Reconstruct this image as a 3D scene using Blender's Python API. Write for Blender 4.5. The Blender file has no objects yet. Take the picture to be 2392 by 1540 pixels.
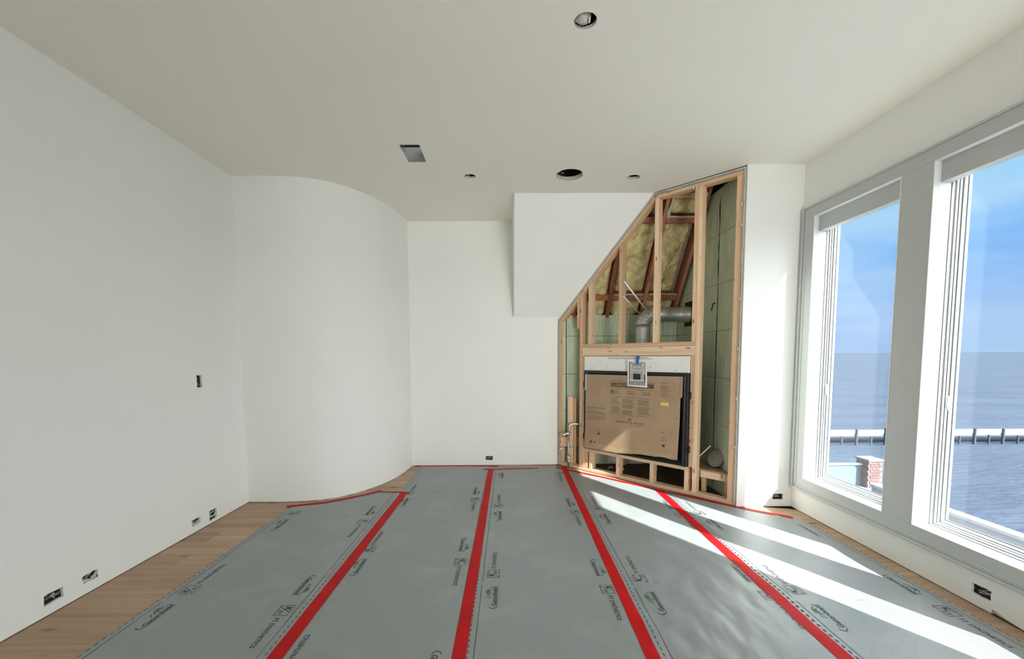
import bpy, bmesh, math, random
from mathutils import Vector, Matrix, noise
S = bpy.context.scene
COL = S.collection
random.seed(7)

# ------------------------------------------------------------------ camera
FPX, W, HH = 944.98, 2392, 1540
PITCH, ROLL, YAW, CAMZ, CY = 0.0693, -0.0051, 0.0068, 1.4051, 895.68
cd = bpy.data.cameras.new('camera'); cam = bpy.data.objects.new('camera', cd); COL.objects.link(cam)
up = Vector((0, 0, 1)); fw = Vector((math.sin(YAW), math.cos(YAW), 0)); rt = Vector((math.cos(YAW), -math.sin(YAW), 0))
f2 = math.cos(PITCH)*fw - math.sin(PITCH)*up; u2 = math.sin(PITCH)*fw + math.cos(PITCH)*up
r3 = math.cos(ROLL)*rt + math.sin(ROLL)*u2; u3 = -math.sin(ROLL)*rt + math.cos(ROLL)*u2
cam.matrix_world = Matrix(((r3.x, u3.x, -f2.x, 0), (r3.y, u3.y, -f2.y, 0), (r3.z, u3.z, -f2.z, CAMZ), (0, 0, 0, 1)))
cd.sensor_width = 36; cd.lens = 36*FPX/W; cd.shift_y = (CY-HH/2)/W; cd.clip_start = .02; cd.clip_end = 60000
S.camera = cam
# ------------------------------------------------------------------ view, world, sun, added fill lamps behind the camera
S.view_settings.view_transform = 'Standard'; S.view_settings.look = 'None'
S.view_settings.exposure = 0.0; S.view_settings.gamma = 1; S.view_settings.use_curve_mapping = False
S.cycles.use_denoising = True; S.cycles.max_bounces = 14; S.cycles.diffuse_bounces = 8; S.cycles.transparent_max_bounces = 24
S.cycles.sample_clamp_indirect = 8
SUN = Vector((-.68, 1.0, -.893)).normalized(); GLOW = 4.8
wd = bpy.data.worlds.new('sky'); S.world = wd; wd.use_nodes = True
def build_world():
    nt = wd.node_tree; nt.nodes.clear(); N = nt.nodes.new; L = nt.links.new
    out = N('ShaderNodeOutputWorld'); bg = N('ShaderNodeBackground'); L(bg.outputs[0], out.inputs[0])
    tc = N('ShaderNodeTexCoord'); sp = N('ShaderNodeSeparateXYZ'); L(tc.outputs['Generated'], sp.inputs[0])
    cr = N('ShaderNodeValToRGB'); L(sp.outputs[2], cr.inputs[0])
    e = cr.color_ramp.elements; e[0].position = 0.0; e[0].color = (.43, .60, .90, 1); e[1].position = 1; e[1].color = (.10, .30, .85, 1)
    for p, c in ((.06, (.42, .58, .93)), (.13, (.33, .56, .97)), (.20, (.235, .53, 1.0)), (.30, (.42, .76, 1.0)), (.5, (.26, .56, .98))):
        k = e.new(p); k.color = (*c, 1)
    mp = N('ShaderNodeMapping'); mp.inputs['Scale'].default_value = (1.6, 1.6, 7.5); mp.inputs['Rotation'].default_value = (.12, .1, .5)
    L(tc.outputs['Generated'], mp.inputs[0])
    ns = N('ShaderNodeTexNoise'); ns.inputs['Scale'].default_value = 1.5; ns.inputs['Detail'].default_value = 5; ns.inputs['Roughness'].default_value = .5
    L(mp.outputs[0], ns.inputs[0])
    r2 = N('ShaderNodeValToRGB'); r2.color_ramp.elements[0].position = .42; r2.color_ramp.elements[1].position = .72; L(ns.outputs[0], r2.inputs[0])
    mu = N('ShaderNodeMath'); mu.operation = 'MULTIPLY'; mu.inputs[1].default_value = .75; L(r2.outputs[0], mu.inputs[0])
    mx = N('ShaderNodeMixRGB'); L(mu.outputs[0], mx.inputs[0]); L(cr.outputs[0], mx.inputs[1]); mx.inputs[2].default_value = (.62, .82, 1.0, 1)
    # broad glow added to the sky round the sun to light the room
    dt = N('ShaderNodeVectorMath'); dt.operation = 'DOT_PRODUCT'; L(tc.outputs['Generated'], dt.inputs[0]); dt.inputs[1].default_value = tuple(-SUN)
    pw = N('ShaderNodeMapRange'); pw.interpolation_type = 'SMOOTHSTEP'; pw.inputs['From Min'].default_value = .12; pw.inputs['From Max'].default_value = .65; L(dt.outputs['Value'], pw.inputs['Value'])
    sc = N('ShaderNodeVectorMath'); sc.operation = 'SCALE'; sc.inputs[0].default_value = (1.0, .97, .92); 
    m4 = N('ShaderNodeMath'); m4.operation = 'MULTIPLY'; m4.inputs[1].default_value = GLOW; L(pw.outputs[0], m4.inputs[0]); L(m4.outputs[0], sc.inputs['Scale'])
    ad = N('ShaderNodeVectorMath'); L(mx.outputs[0], ad.inputs[0]); L(sc.outputs[0], ad.inputs[1])
    L(ad.outputs[0], bg.inputs[0]); bg.inputs[1].default_value = 1.0
build_world()
sl = bpy.data.lights.new('sun', 'SUN'); sl.energy = 20; sl.angle = math.radians(.6); sl.color = (1, .96, .90)
so = bpy.data.objects.new('sun', sl); COL.objects.link(so); so.rotation_euler = SUN.to_track_quat('-Z', 'Y').to_euler(); so.location = (6, -6, 9)
def area(name, loc, d, sx, sy, e, col):
    l = bpy.data.lights.new(name, 'AREA'); l.shape = 'RECTANGLE'; l.size = sx; l.size_y = sy; l.energy = e; l.color = col
    o = bpy.data.objects.new(name, l); COL.objects.link(o); o.location = loc; o.rotation_euler = Vector(d).to_track_quat('-Z', 'Y').to_euler(); return o
area('fill_light_right', (2.52, -2.0, 1.45), (-1, .12, 0), 3.6, 2.2, 120, (.80, .92, 1.0))  # fill lamp added out of view to brighten the left wall
l_ = area('fill_light_rear', (1.5, -3.0, 1.1), (-.10, 1, .12), 1.6, 1.6, 20, (1, .99, .95)); l_.data.spread = math.radians(62)  # fill lamp added behind the camera to brighten the far walls

# ------------------------------------------------------------------ constants of the room
H = 3.05
XL, XR, YB, YS = -2.52, 2.587, 5.11, 3.639
XF, XS = .613, 2.084
R2 = math.sqrt(.5)

# ------------------------------------------------------------------ materials
def node_mat(name):
    m = bpy.data.materials.new(name); m.use_nodes = True; nt = m.node_tree
    return m, nt, nt.nodes['Principled BSDF'], nt.nodes.new, nt.links.new
def mat(name, c, rough=.7, metal=0, vary=.0, vscale=6, c2=None, bump=0, bscale=60, emis=0, rnd=0, spec=.5, stretch=(1, 1, 1), detail=4):
    m, nt, b, N, L = node_mat(name)
    b.inputs['Base Color'].default_value = (*c, 1); b.inputs['Roughness'].default_value = rough; b.inputs['Metallic'].default_value = metal
    b.inputs['Specular IOR Level'].default_value = spec
    tc = N('ShaderNodeTexCoord'); mp = N('ShaderNodeMapping'); mp.inputs['Scale'].default_value = stretch; L(tc.outputs['Object'], mp.inputs[0])
    if vary or c2:
        ns = N('ShaderNodeTexNoise'); ns.inputs['Scale'].default_value = vscale; ns.inputs['Detail'].default_value = detail; L(mp.outputs[0], ns.inputs[0])
        r = N('ShaderNodeValToRGB'); r.color_ramp.elements[0].position = .35; r.color_ramp.elements[1].position = .65
        a = c2 if c2 else tuple(max(0, x*(1-vary)) for x in c)
        r.color_ramp.elements[0].color = (*a, 1); r.color_ramp.elements[1].color = (*c, 1); L(ns.outputs[0], r.inputs[0])
        src = r.outputs[0]
        if rnd:
            oi = N('ShaderNodeObjectInfo'); hs = N('ShaderNodeHueSaturation'); ma = N('ShaderNodeMapRange'); ma.inputs[3].default_value = 1-rnd; ma.inputs[4].default_value = 1+rnd
            L(oi.outputs['Random'], ma.inputs[0]); L(ma.outputs[0], hs.inputs['Value']); L(src, hs.inputs['Color']); src = hs.outputs[0]
        L(src, b.inputs['Base Color'])
    if bump:
        n2 = N('ShaderNodeTexNoise'); n2.inputs['Scale'].default_value = bscale; n2.inputs['Detail'].default_value = 3; L(mp.outputs[0], n2.inputs[0])
        bp = N('ShaderNodeBump'); bp.inputs['Strength'].default_value = bump; bp.inputs['Distance'].default_value = .01; L(n2.outputs[0], bp.inputs['Height']); L(bp.outputs[0], b.inputs['Normal'])
    return m
def wood_mat(name, c, c2, knots=True, rnd=.12, axis=2, gs=1.0, rough=.7):
    """grain runs along the local `axis` of the piece; knots are small dark spots"""
    m, nt, b, N, L = node_mat(name); b.inputs['Roughness'].default_value = rough
    tc = N('ShaderNodeTexCoord'); oi = N('ShaderNodeObjectInfo')
    va = N('ShaderNodeVectorMath'); va.operation = 'SCALE'; va.inputs[0].default_value = (7.3, 11.1, 5.7); L(oi.outputs['Random'], va.inputs['Scale'])
    ad = N('ShaderNodeVectorMath'); L(tc.outputs['Object'], ad.inputs[0]); L(va.outputs[0], ad.inputs[1])
    mp = N('ShaderNodeMapping'); sc = [38*gs, 38*gs, 38*gs]; sc[axis] = 1.6*gs; mp.inputs['Scale'].default_value = sc; L(ad.outputs[0], mp.inputs[0])
    ns = N('ShaderNodeTexNoise'); ns.inputs['Scale'].default_value = 1; ns.inputs['Detail'].default_value = 5; ns.inputs['Distortion'].default_value = .6; L(mp.outputs[0], ns.inputs[0])
    r = N('ShaderNodeValToRGB'); r.color_ramp.elements[0].position = .3; r.color_ramp.elements[1].position = .68
    r.color_ramp.elements[0].color = (*c2, 1); r.color_ramp.elements[1].color = (*c, 1); L(ns.outputs[0], r.inputs[0])
    hs = N('ShaderNodeHueSaturation'); ma = N('ShaderNodeMapRange'); ma.inputs[3].default_value = 1-rnd; ma.inputs[4].default_value = 1+rnd
    L(oi.outputs['Random'], ma.inputs[0]); L(ma.outputs[0], hs.inputs['Value']); L(r.outputs[0], hs.inputs['Color'])
    src = hs.outputs[0]
    if knots:
        m2 = N('ShaderNodeMapping'); s2 = [14*gs, 14*gs, 14*gs]; s2[axis] = 5*gs; m2.inputs['Scale'].default_value = s2; L(ad.outputs[0], m2.inputs[0])
        vo = N('ShaderNodeTexVoronoi'); vo.inputs['Scale'].default_value = 1; L(m2.outputs[0], vo.inputs[0])
        kr = N('ShaderNodeValToRGB'); kr.color_ramp.elements[0].position = .05; kr.color_ramp.elements[1].position = .17; kr.color_ramp.elements[0].color = (.9, .9, .9, 1); kr.color_ramp.elements[1].color = (0, 0, 0, 1)
        L(vo.outputs['Distance'], kr.inputs[0])
        mx = N('ShaderNodeMixRGB'); L(kr.outputs[0], mx.inputs[0]); L(src, mx.inputs[1]); mx.inputs[2].default_value = (c2[0]*.35, c2[1]*.28, c2[2]*.25, 1); src = mx.outputs[0]
    L(src, b.inputs['Base Color'])
    bp = N('ShaderNodeBump'); bp.inputs['Strength'].default_value = .25; bp.inputs['Distance'].default_value = .003; L(ns.outputs[0], bp.inputs['Height']); L(bp.outputs[0], b.inputs['Normal'])
    return m
M = {}
M['paint'] = mat('wall_paint', (.875, .88, .845), .85, vary=.025, vscale=1.3, bump=.04, bscale=180, spec=.25)
M['ceil'] = mat('ceiling_paint', (.89, .875, .80), .9, vary=.02, vscale=1.0, bump=.05, bscale=160, spec=.2)
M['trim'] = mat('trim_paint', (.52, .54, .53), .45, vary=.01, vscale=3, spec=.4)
M['vinyl'] = mat('window_vinyl', (.84, .86, .87), .35, vary=.01, vscale=3)
M['gypsum'] = mat('gypsum_edge', (.62, .62, .58), .95, vary=.18, vscale=30, bump=.4, bscale=80)
M['paper'] = mat('drywall_paper', (.40, .43, .41), .9, vary=.15, vscale=20)
M['stud'] = wood_mat('stud_wood', (.78, .52, .33), (.60, .38, .23))
M['pale_stud'] = wood_mat('pale_stud_wood', (.84, .62, .42), (.68, .47, .30))
M['rafter'] = wood_mat('rafter_wood', (.42, .18, .09), (.26, .09, .05))
M['ply'] = mat('plywood', (.42, .30, .20), .8, vary=.3, vscale=9, stretch=(1, 8, 1))
M['oak'] = wood_mat('oak_plank', (.46, .31, .205), (.34, .215, .135), knots=True, rnd=.14, axis=0, gs=.55, rough=.5)
M['subfloor'] = mat('subfloor', (.13, .075, .05), .9, vary=.35, vscale=8)
M['dark'] = mat('cavity_dark', (.03, .028, .025), .95)  # near-black put in for the shade inside gaps, cavities and the vent opening
M['black'] = mat('black_steel', (.012, .012, .014), .35, metal=0, vary=.2, vscale=12)
M['board'] = mat('cement_board', (.86, .85, .82), .8, vary=.04, vscale=12)
M['ink'] = mat('black_ink', (.035, .04, .045), .7)
M['green_ink'] = mat('green_ink', (.03, .14, .09), .7)
M['grey_ink'] = mat('grey_ink', (.16, .20, .19), .7)
M['brown_ink'] = mat('brown_ink', (.13, .085, .055), .8)
M['red_ink'] = mat('red_ink', (.42, .16, .13), .8)
M['batt'] = mat('mineral_wool', (.78, .68, .36), .98, c2=(.50, .42, .20), vscale=14, bump=1.0, bscale=45)
M['facing'] = mat('batt_facing', (.60, .58, .50), .8, vary=.2, vscale=20)
M['galv'] = mat('galvanised_steel', (.62, .64, .63), .38, metal=.85, vary=.18, vscale=14)
M['strap'] = mat('steel_strap', (.72, .73, .74), .3, metal=.8, vary=.1)
M['pipe'] = mat('fitting_metal', (.62, .58, .52), .35, metal=.8, vary=.25, vscale=40)
M['disc'] = mat('grey_cap', (.30, .29, .25), .7, vary=.15, vscale=10)
M['white_plastic'] = mat('white_plastic', (.75, .74, .70), .5, vary=.05)
M['wire'] = mat('wire_sheath', (.72, .72, .68), .5, vary=.1)
M['boxmat'] = mat('outlet_box_steel', (.16, .16, .155), .6, metal=.3, vary=.4, vscale=40)
M['mud'] = mat('mud_plug', (.60, .58, .50), .85, vary=.25, vscale=25, bump=.6, bscale=40)
M['bluetape'] = mat('blue_tape', (.03, .13, .42), .6, vary=.1)
M['yellow'] = mat('yellow_label', (.72, .66, .12), .6)
M['clear_tape'] = mat('packing_tape', (.46, .33, .19), .35, vary=.12, vscale=10)
M['photo_white'] = mat('photo_paper', (.88, .88, .88), .5)
M['photo_mid'] = mat('photo_grey', (.38, .38, .38), .5, vary=.3, vscale=40)
M['photo_light'] = mat('photo_light', (.58, .58, .57), .5, vary=.15, vscale=40)
M['photo_dark'] = mat('photo_dark', (.02, .02, .02), .5)
M['roof_cap'] = mat('white_cap', (.42, .43, .45), .6, vary=.06, vscale=4)
M['render'] = mat('parapet_render', (.36, .36, .38), .9, vary=.1, vscale=3)
M['pier'] = mat('pier_wood', (.055, .065, .085), .9, vary=.3, vscale=3)
M['pier_deck'] = mat('pier_deck_boards', (.34, .34, .34), .8, vary=.08, vscale=2)
M['brick'] = mat('brick_red', (.21, .115, .11), .9, vary=.25, vscale=9, rnd=.15)
M['mortar'] = mat('mortar', (.22, .20, .20), .95, vary=.1)
M['panel'] = mat('rail_panel', (.11, .14, .18), .7, vary=.08)
M['slab'] = mat('slab_grey', (.19, .21, .24), .9, vary=.1)
M['gasket'] = mat('grey_gasket', (.17, .175, .18), .6, vary=.1)
M['spacer'] = mat('glazing_spacer', (.20, .22, .24), .5, vary=.1)
M['land'] = mat('far_shore', (.022, .035, .055), .95, vary=.2, vscale=.01)

def cardboard():
    m, nt, b, N, L = node_mat('cardboard'); b.inputs['Roughness'].default_value = .75
    tc = N('ShaderNodeTexCoord'); ns = N('ShaderNodeTexNoise'); ns.inputs['Scale'].default_value = 3; ns.inputs['Detail'].default_value = 6; L(tc.outputs['Object'], ns.inputs[0])
    r = N('ShaderNodeValToRGB'); r.color_ramp.elements[0].position = .35; r.color_ramp.elements[1].position = .7
    r.color_ramp.elements[0].color = (.38, .255, .155, 1); r.color_ramp.elements[1].color = (.45, .315, .20, 1); L(ns.outputs[0], r.inputs[0]); L(r.outputs[0], b.inputs['Base Color'])
    return m
M['card'] = cardboard()
def foam():
    m, nt, b, N, L = node_mat('green_foam'); b.inputs['Roughness'].default_value = .85
    tc = N('ShaderNodeTexCoord'); oi = N('ShaderNodeObjectInfo')
    mp = N('ShaderNodeMapping'); mp.inputs['Scale'].default_value = (30, 30, 3); L(tc.outputs['Object'], mp.inputs[0])
    ns = N('ShaderNodeTexNoise'); ns.inputs['Scale'].default_value = 1; ns.inputs['Detail'].default_value = 6; ns.inputs['Roughness'].default_value = .7; L(mp.outputs[0], ns.inputs[0])
    r = N('ShaderNodeValToRGB'); r.color_ramp.elements[0].position = .3; r.color_ramp.elements[1].position = .7
    r.color_ramp.elements[0].color = (.42, .49, .34, 1); r.color_ramp.elements[1].color = (.62, .70, .52, 1); L(ns.outputs[0], r.inputs[0])
    hs = N('ShaderNodeHueSaturation'); ma = N('ShaderNodeMapRange'); ma.inputs[3].default_value = .92; ma.inputs[4].default_value = 1.08
    L(oi.outputs['Random'], ma.inputs[0]); L(ma.outputs[0], hs.inputs['Value']); L(r.outputs[0], hs.inputs['Color']); L(hs.outputs[0], b.inputs['Base Color'])
    bp = N('ShaderNodeBump'); bp.inputs['Strength'].default_value = .3; bp.inputs['Distance'].default_value = .005; L(ns.outputs[0], bp.inputs['Height']); L(bp.outputs[0], b.inputs['Normal'])
    return m
M['foam'] = foam()
def sheet_mat():
    """grey woven sheet: fine diamond weave at 45 degrees, scuffs, slight gloss"""
    m, nt, b, N, L = node_mat('woven_sheet'); b.inputs['Roughness'].default_value = .38; b.inputs['Specular IOR Level'].default_value = .6
    tc = N('ShaderNodeTexCoord'); outs = []
    for a in (45, -45):
        mp = N('ShaderNodeMapping'); mp.inputs['Rotation'].default_value = (0, 0, math.radians(a)); L(tc.outputs['Object'], mp.inputs[0])
        w = N('ShaderNodeTexWave'); w.wave_type = 'BANDS'; w.bands_direction = 'X'; w.inputs['Scale'].default_value = 52.4 if a > 0 else 50.0; w.inputs['Distortion'].default_value = .25
        w.inputs['Detail'].default_value = 1; w.inputs['Detail Scale'].default_value = .6
        L(mp.outputs[0], w.inputs[0]); outs.append(w.outputs['Fac'])
    mm = N('ShaderNodeMath'); mm.operation = 'MULTIPLY'; L(outs[0], mm.inputs[0]); L(outs[1], mm.inputs[1])
    r = N('ShaderNodeValToRGB'); r.color_ramp.elements[0].position = .0; r.color_ramp.elements[1].position = .55
    r.color_ramp.elements[0].color = (.205, .225, .225, 1); r.color_ramp.elements[1].color = (.335, .355, .355, 1); L(mm.outputs[0], r.inputs[0])
    ns = N('ShaderNodeTexNoise'); ns.inputs['Scale'].default_value = 2.2; ns.inputs['Detail'].default_value = 7; ns.inputs['Roughness'].default_value = .62; L(tc.outputs['Object'], ns.inputs[0])
    r2 = N('ShaderNodeValToRGB'); r2.color_ramp.elements[0].position = .5; r2.color_ramp.elements[1].position = .78; r2.color_ramp.elements[1].color = (.38, .38, .38, 1); L(ns.outputs[0], r2.inputs[0])
    mx = N('ShaderNodeMixRGB'); L(r2.outputs[0], mx.inputs[0]); L(r.outputs[0], mx.inputs[1]); mx.inputs[2].default_value = (.44, .455, .46, 1); L(mx.outputs[0], b.inputs['Base Color'])
    bp = N('ShaderNodeBump'); bp.inputs['Strength'].default_value = .35; bp.inputs['Distance'].default_value = .0012; L(mm.outputs[0], bp.inputs['Height'])
    n3 = N('ShaderNodeTexNoise'); n3.inputs['Scale'].default_value = 9; n3.inputs['Detail'].default_value = 4; L(tc.outputs['Object'], n3.inputs[0])
    b2 = N('ShaderNodeBump'); b2.inputs['Strength'].default_value = .3; b2.inputs['Distance'].default_value = .01; L(n3.outputs[0], b2.inputs['Height']); L(bp.outputs[0], b2.inputs['Normal']); L(b2.outputs[0], b.inputs['Normal'])
    return m
M['sheet'] = sheet_mat()
M['tape'] = mat('red_tape', (.52, .004, .007), .6, spec=.2, vary=.18, vscale=7, bump=.15, bscale=25)
def glass():
    m = bpy.data.materials.new('clear_glass'); m.use_nodes = True; nt = m.node_tree; nt.nodes.clear(); N = nt.nodes.new; L = nt.links.new
    o = N('ShaderNodeOutputMaterial'); t = N('ShaderNodeBsdfTransparent'); t.inputs[0].default_value = (.93, .97, .98, 1); g = N('ShaderNodeBsdfGlossy'); g.inputs['Roughness'].default_value = .02
    lw = N('ShaderNodeLayerWeight'); lw.inputs[0].default_value = .5; pw_ = N('ShaderNodeMath'); pw_.operation = 'POWER'; pw_.inputs[1].default_value = 4.5; L(lw.outputs['Facing'], pw_.inputs[0])
    fr = N('ShaderNodeMath'); fr.operation = 'MULTIPLY_ADD'; fr.inputs[1].default_value = .45; fr.inputs[2].default_value = .012; L(pw_.outputs[0], fr.inputs[0]); mx = N('ShaderNodeMixShader'); L(fr.outputs[0], mx.inputs[0]); L(t.outputs[0], mx.inputs[1]); L(g.outputs[0], mx.inputs[2]); L(mx.outputs[0], o.inputs[0])
    return m
M['glass'] = glass()
def water():
    m, nt, b, N, L = node_mat('sea_water'); b.inputs['Roughness'].default_value = .6; b.inputs['IOR'].default_value = 1.33; b.inputs['Specular IOR Level'].default_value = .12
    tc = N('ShaderNodeTexCoord'); mp = N('ShaderNodeMapping'); mp.inputs['Scale'].default_value = (.05, .25, 1); L(tc.outputs['Object'], mp.inputs[0])
    ns = N('ShaderNodeTexNoise'); ns.inputs['Scale'].default_value = 1.0; ns.inputs['Detail'].default_value = 6; L(mp.outputs[0], ns.inputs[0])
    r = N('ShaderNodeValToRGB'); r.color_ramp.elements[0].position = .35; r.color_ramp.elements[1].position = .7
    r.color_ramp.elements[0].color = (.046, .060, .086, 1); r.color_ramp.elements[1].color = (.060, .076, .104, 1); L(ns.outputs[0], r.inputs[0]); L(r.outputs[0], b.inputs['Base Color'])
    m3 = N('ShaderNodeMapping'); m3.inputs['Scale'].default_value = (.8, 2.2, 1); L(tc.outputs['Object'], m3.inputs[0])
    n2 = N('ShaderNodeTexNoise'); n2.inputs['Scale'].default_value = 1.2; n2.inputs['Detail'].default_value = 5; L(m3.outputs[0], n2.inputs[0])
    bp = N('ShaderNodeBump'); bp.inputs['Strength'].default_value = .5; bp.inputs['Distance'].default_value = .25; L(n2.outputs[0], bp.inputs['Height']); L(bp.outputs[0], b.inputs['Normal'])
    return m
M['water'] = water()

# ------------------------------------------------------------------ helpers
def tag(o, label=None, cat=None, group=None, kind=None):
    if label: o['label'] = label
    if cat: o['category'] = cat
    if group: o['group'] = group
    if kind: o['kind'] = kind
    return o
def empty(name, loc=(0, 0, 0), rz=0, label=None, cat=None, group=None, kind=None, mtx=None):
    o = bpy.data.objects.new(name, None); o.empty_display_size = .1; COL.objects.link(o)
    if mtx is not None: o.matrix_world = mtx
    else: o.location = loc; o.rotation_euler = (0, 0, rz)
    return tag(o, label, cat, group, kind)
def link(name, me, m, parent=None, loc=None, smooth=False):
    o = bpy.data.objects.new(name, me); COL.objects.link(o)
    if m is not None and not me.materials: me.materials.append(m)
    if parent: o.parent = parent
    if loc: o.location = loc
    if smooth:
        for p in me.polygons: p.use_smooth = True
    return o
class MB:
    def __init__(s): s.v = []; s.f = []
    def add(s, v, f):
        n = len(s.v); s.v += [tuple(x) for x in v]; s.f += [tuple(n+i for i in q) for q in f]; return s
    def box(s, x0, x1, y0, y1, z0, z1):
        return s.add([(x0, y0, z0), (x1, y0, z0), (x1, y1, z0), (x0, y1, z0), (x0, y0, z1), (x1, y0, z1), (x1, y1, z1), (x0, y1, z1)],
                     [(0, 3, 2, 1), (4, 5, 6, 7), (0, 1, 5, 4), (1, 2, 6, 5), (2, 3, 7, 6), (3, 0, 4, 7)])
    def quad(s, a, b, c, d): return s.add([a, b, c, d], [(0, 1, 2, 3)])
    def prism(s, poly, y0, y1):
        """poly in x,z; extruded along y"""
        n = len(poly); v = [(x, y0, z) for x, z in poly]+[(x, y1, z) for x, z in poly]
        return s.add(v, [tuple(range(n)), tuple(range(2*n-1, n-1, -1))]+[(i, i+n, (i+1) % n+n, (i+1) % n) for i in range(n)])
    def prism_z(s, poly, z0, z1):
        n = len(poly); v = [(x, y, z0) for x, y in poly]+[(x, y, z1) for x, y in poly]
        return s.add(v, [tuple(range(n-1, -1, -1)), tuple(range(n, 2*n))]+[(i, (i+1) % n, (i+1) % n+n, i+n) for i in range(n)])
    def tube(s, pts, r, n=8, cap=True, radii=None):
        pts = [Vector(p) for p in pts]; rings = []; prev = None
        for i, p in enumerate(pts):
            t = (pts[min(i+1, len(pts)-1)]-pts[max(i-1, 0)]).normalized()
            if prev is None: a = Vector((0, 0, 1)) if abs(t.z) < .9 else Vector((1, 0, 0)); nn = t.cross(a).normalized()
            else: nn = (prev-t*prev.dot(t)).normalized()
            prev = nn; bb = t.cross(nn); rr = radii[i] if radii else r
            rings.append([p+(nn*math.cos(2*math.pi*k/n)+bb*math.sin(2*math.pi*k/n))*rr for k in range(n)])
        v = [q for rg in rings for q in rg]; f = []
        for i in range(len(pts)-1):
            for k in range(n): f.append((i*n+k, i*n+(k+1) % n, (i+1)*n+(k+1) % n, (i+1)*n+k))
        if cap: f += [tuple(range(n-1, -1, -1)), tuple(range((len(pts)-1)*n, len(pts)*n))]
        return s.add(v, f)
    def build(s, name, m, parent=None, bevel=0, smooth=False, loc=None):
        me = bpy.data.meshes.new(name); me.from_pydata(s.v, [], s.f)
        bm = bmesh.new(); bm.from_mesh(me); bmesh.ops.recalc_face_normals(bm, faces=bm.faces)
        if bevel: bmesh.ops.bevel(bm, geom=[e for e in bm.edges if len(e.link_faces) == 2 and e.calc_face_angle(0) > .5], offset=bevel, segments=1, affect='EDGES', clamp_overlap=True)
        bm.to_mesh(me); bm.free()
        return link(name, me, m, parent, loc, smooth)
def eval_mesh(o):
    dg = bpy.context.evaluated_depsgraph_get(); dg.update(); e = o.evaluated_get(dg); me = bpy.data.meshes.new_from_object(e); return me
def plate(name, outline, holes, thick, mtx, m, parent=None, kind=None):
    """a board cut from a 2-D outline with holes, `thick` deep behind its face; mtx maps its plane into the room"""
    c = bpy.data.curves.new(name, 'CURVE'); c.dimensions = '2D'; c.fill_mode = 'BOTH'; c.extrude = thick/2
    for loop in [outline]+holes:
        sp = c.splines.new('POLY'); sp.points.add(len(loop)-1); sp.use_cyclic_u = True
        for p, q in zip(sp.points, loop): p.co = (q[0], q[1], 0, 1)
    t = bpy.data.objects.new('t', c); COL.objects.link(t); me = eval_mesh(t); bpy.data.objects.remove(t)
    me.transform(Matrix.Translation((0, 0, -thick/2))); me.transform(mtx); me.name = name
    me.materials.clear()
    o = link(name, me, m, parent)
    if kind: o['kind'] = kind
    return o
def planem(o, u, v):
    """matrix: local x->u, y->v, z->u x v, origin o"""
    u = Vector(u); v = Vector(v); w = u.cross(v)
    return Matrix(((u.x, v.x, w.x, o[0]), (u.y, v.y, w.y, o[1]), (u.z, v.z, w.z, o[2]), (0, 0, 0, 1)))
def rect(a0, a1, b0, b1): return [(a0, b0), (a1, b0), (a1, b1), (a0, b1)]
def ragged(a0, a1, b0, b1, j=.004, seed=1):
    rnd = random.Random(seed); P = []
    for (x0, y0), (x1, y1) in zip(rect(a0, a1, b0, b1), rect(a0, a1, b0, b1)[1:]+rect(a0, a1, b0, b1)[:1]):
        for k in range(4): t = k/4; P.append((x0+(x1-x0)*t+rnd.uniform(-j, j), y0+(y1-y0)*t+rnd.uniform(-j, j)))
    return P
def circ(cx, cy, rx, ry=None, n=40, j=0, seed=3, rot=0):
    rnd = random.Random(seed); ry = ry or rx
    return [(cx+math.cos(2*math.pi*k/n)*(rx+rnd.uniform(-j, j)), cy+math.sin(2*math.pi*k/n)*(ry+rnd.uniform(-j, j))) for k in range(n)]
_tc = {}
def text2d(s, w, h, bold=.0):
    """vertices/faces of flat lettering scaled into a w x h box with its lower left at the origin"""
    key = (s, bold)
    if key not in _tc:
        c = bpy.data.curves.new('t', 'FONT'); c.body = s; c.size = 1; c.resolution_u = 2; c.offset = bold
        t = bpy.data.objects.new('t', c); COL.objects.link(t); me = eval_mesh(t); bpy.data.objects.remove(t)
        V = [tuple(v.co) for v in me.vertices]; F = [tuple(p.vertices) for p in me.polygons]; _tc[key] = (V, F)
    V, F = _tc[key]
    x0 = min(v[0] for v in V); x1 = max(v[0] for v in V); y0 = min(v[1] for v in V); y1 = max(v[1] for v in V)
    return [((v[0]-x0)/(x1-x0)*w, (v[1]-y0)/(y1-y0)*h) for v in V], F
def stroke(pts, w):
    V = []; F = []; n = len(pts)
    for i, p in enumerate(pts):
        a = pts[max(i-1, 0)]; b = pts[min(i+1, n-1)]; dx, dy = b[0]-a[0], b[1]-a[1]; l = math.hypot(dx, dy) or 1
        ww = w[i] if isinstance(w, (list, tuple)) else w
        V += [(p[0]-dy/l*ww/2, p[1]+dx/l*ww/2), (p[0]+dy/l*ww/2, p[1]-dx/l*ww/2)]
    for i in range(n-1): F.append((2*i, 2*i+1, 2*i+3, 2*i+2))
    return V, F

# ================================================================== SETTING
def catmull(P, n=6):
    out = []
    for i in range(len(P)-1):
        a = P[max(i-1, 0)]; b = P[i]; c = P[i+1]; d = P[min(i+2, len(P)-1)]
        for k in range(n):
            t = k/n; out.append(tuple(.5*((2*b[q])+(-a[q]+c[q])*t+(2*a[q]-5*b[q]+4*c[q]-d[q])*t*t+(-a[q]+3*b[q]-3*c[q]+d[q])*t**3) for q in (0, 1)))
    return out+[P[-1]]
CURVE = catmull([(-2.52, 3.832), (-2.24, 3.825), (-1.98, 3.846), (-1.80, 3.897), (-1.64, 4.003), (-1.487, 4.18), (-1.355, 4.44), (-1.275, 4.76), (-1.237, 5.11)], 7)
YR = -4.5
def tri_slope_x(z): return 0
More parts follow.
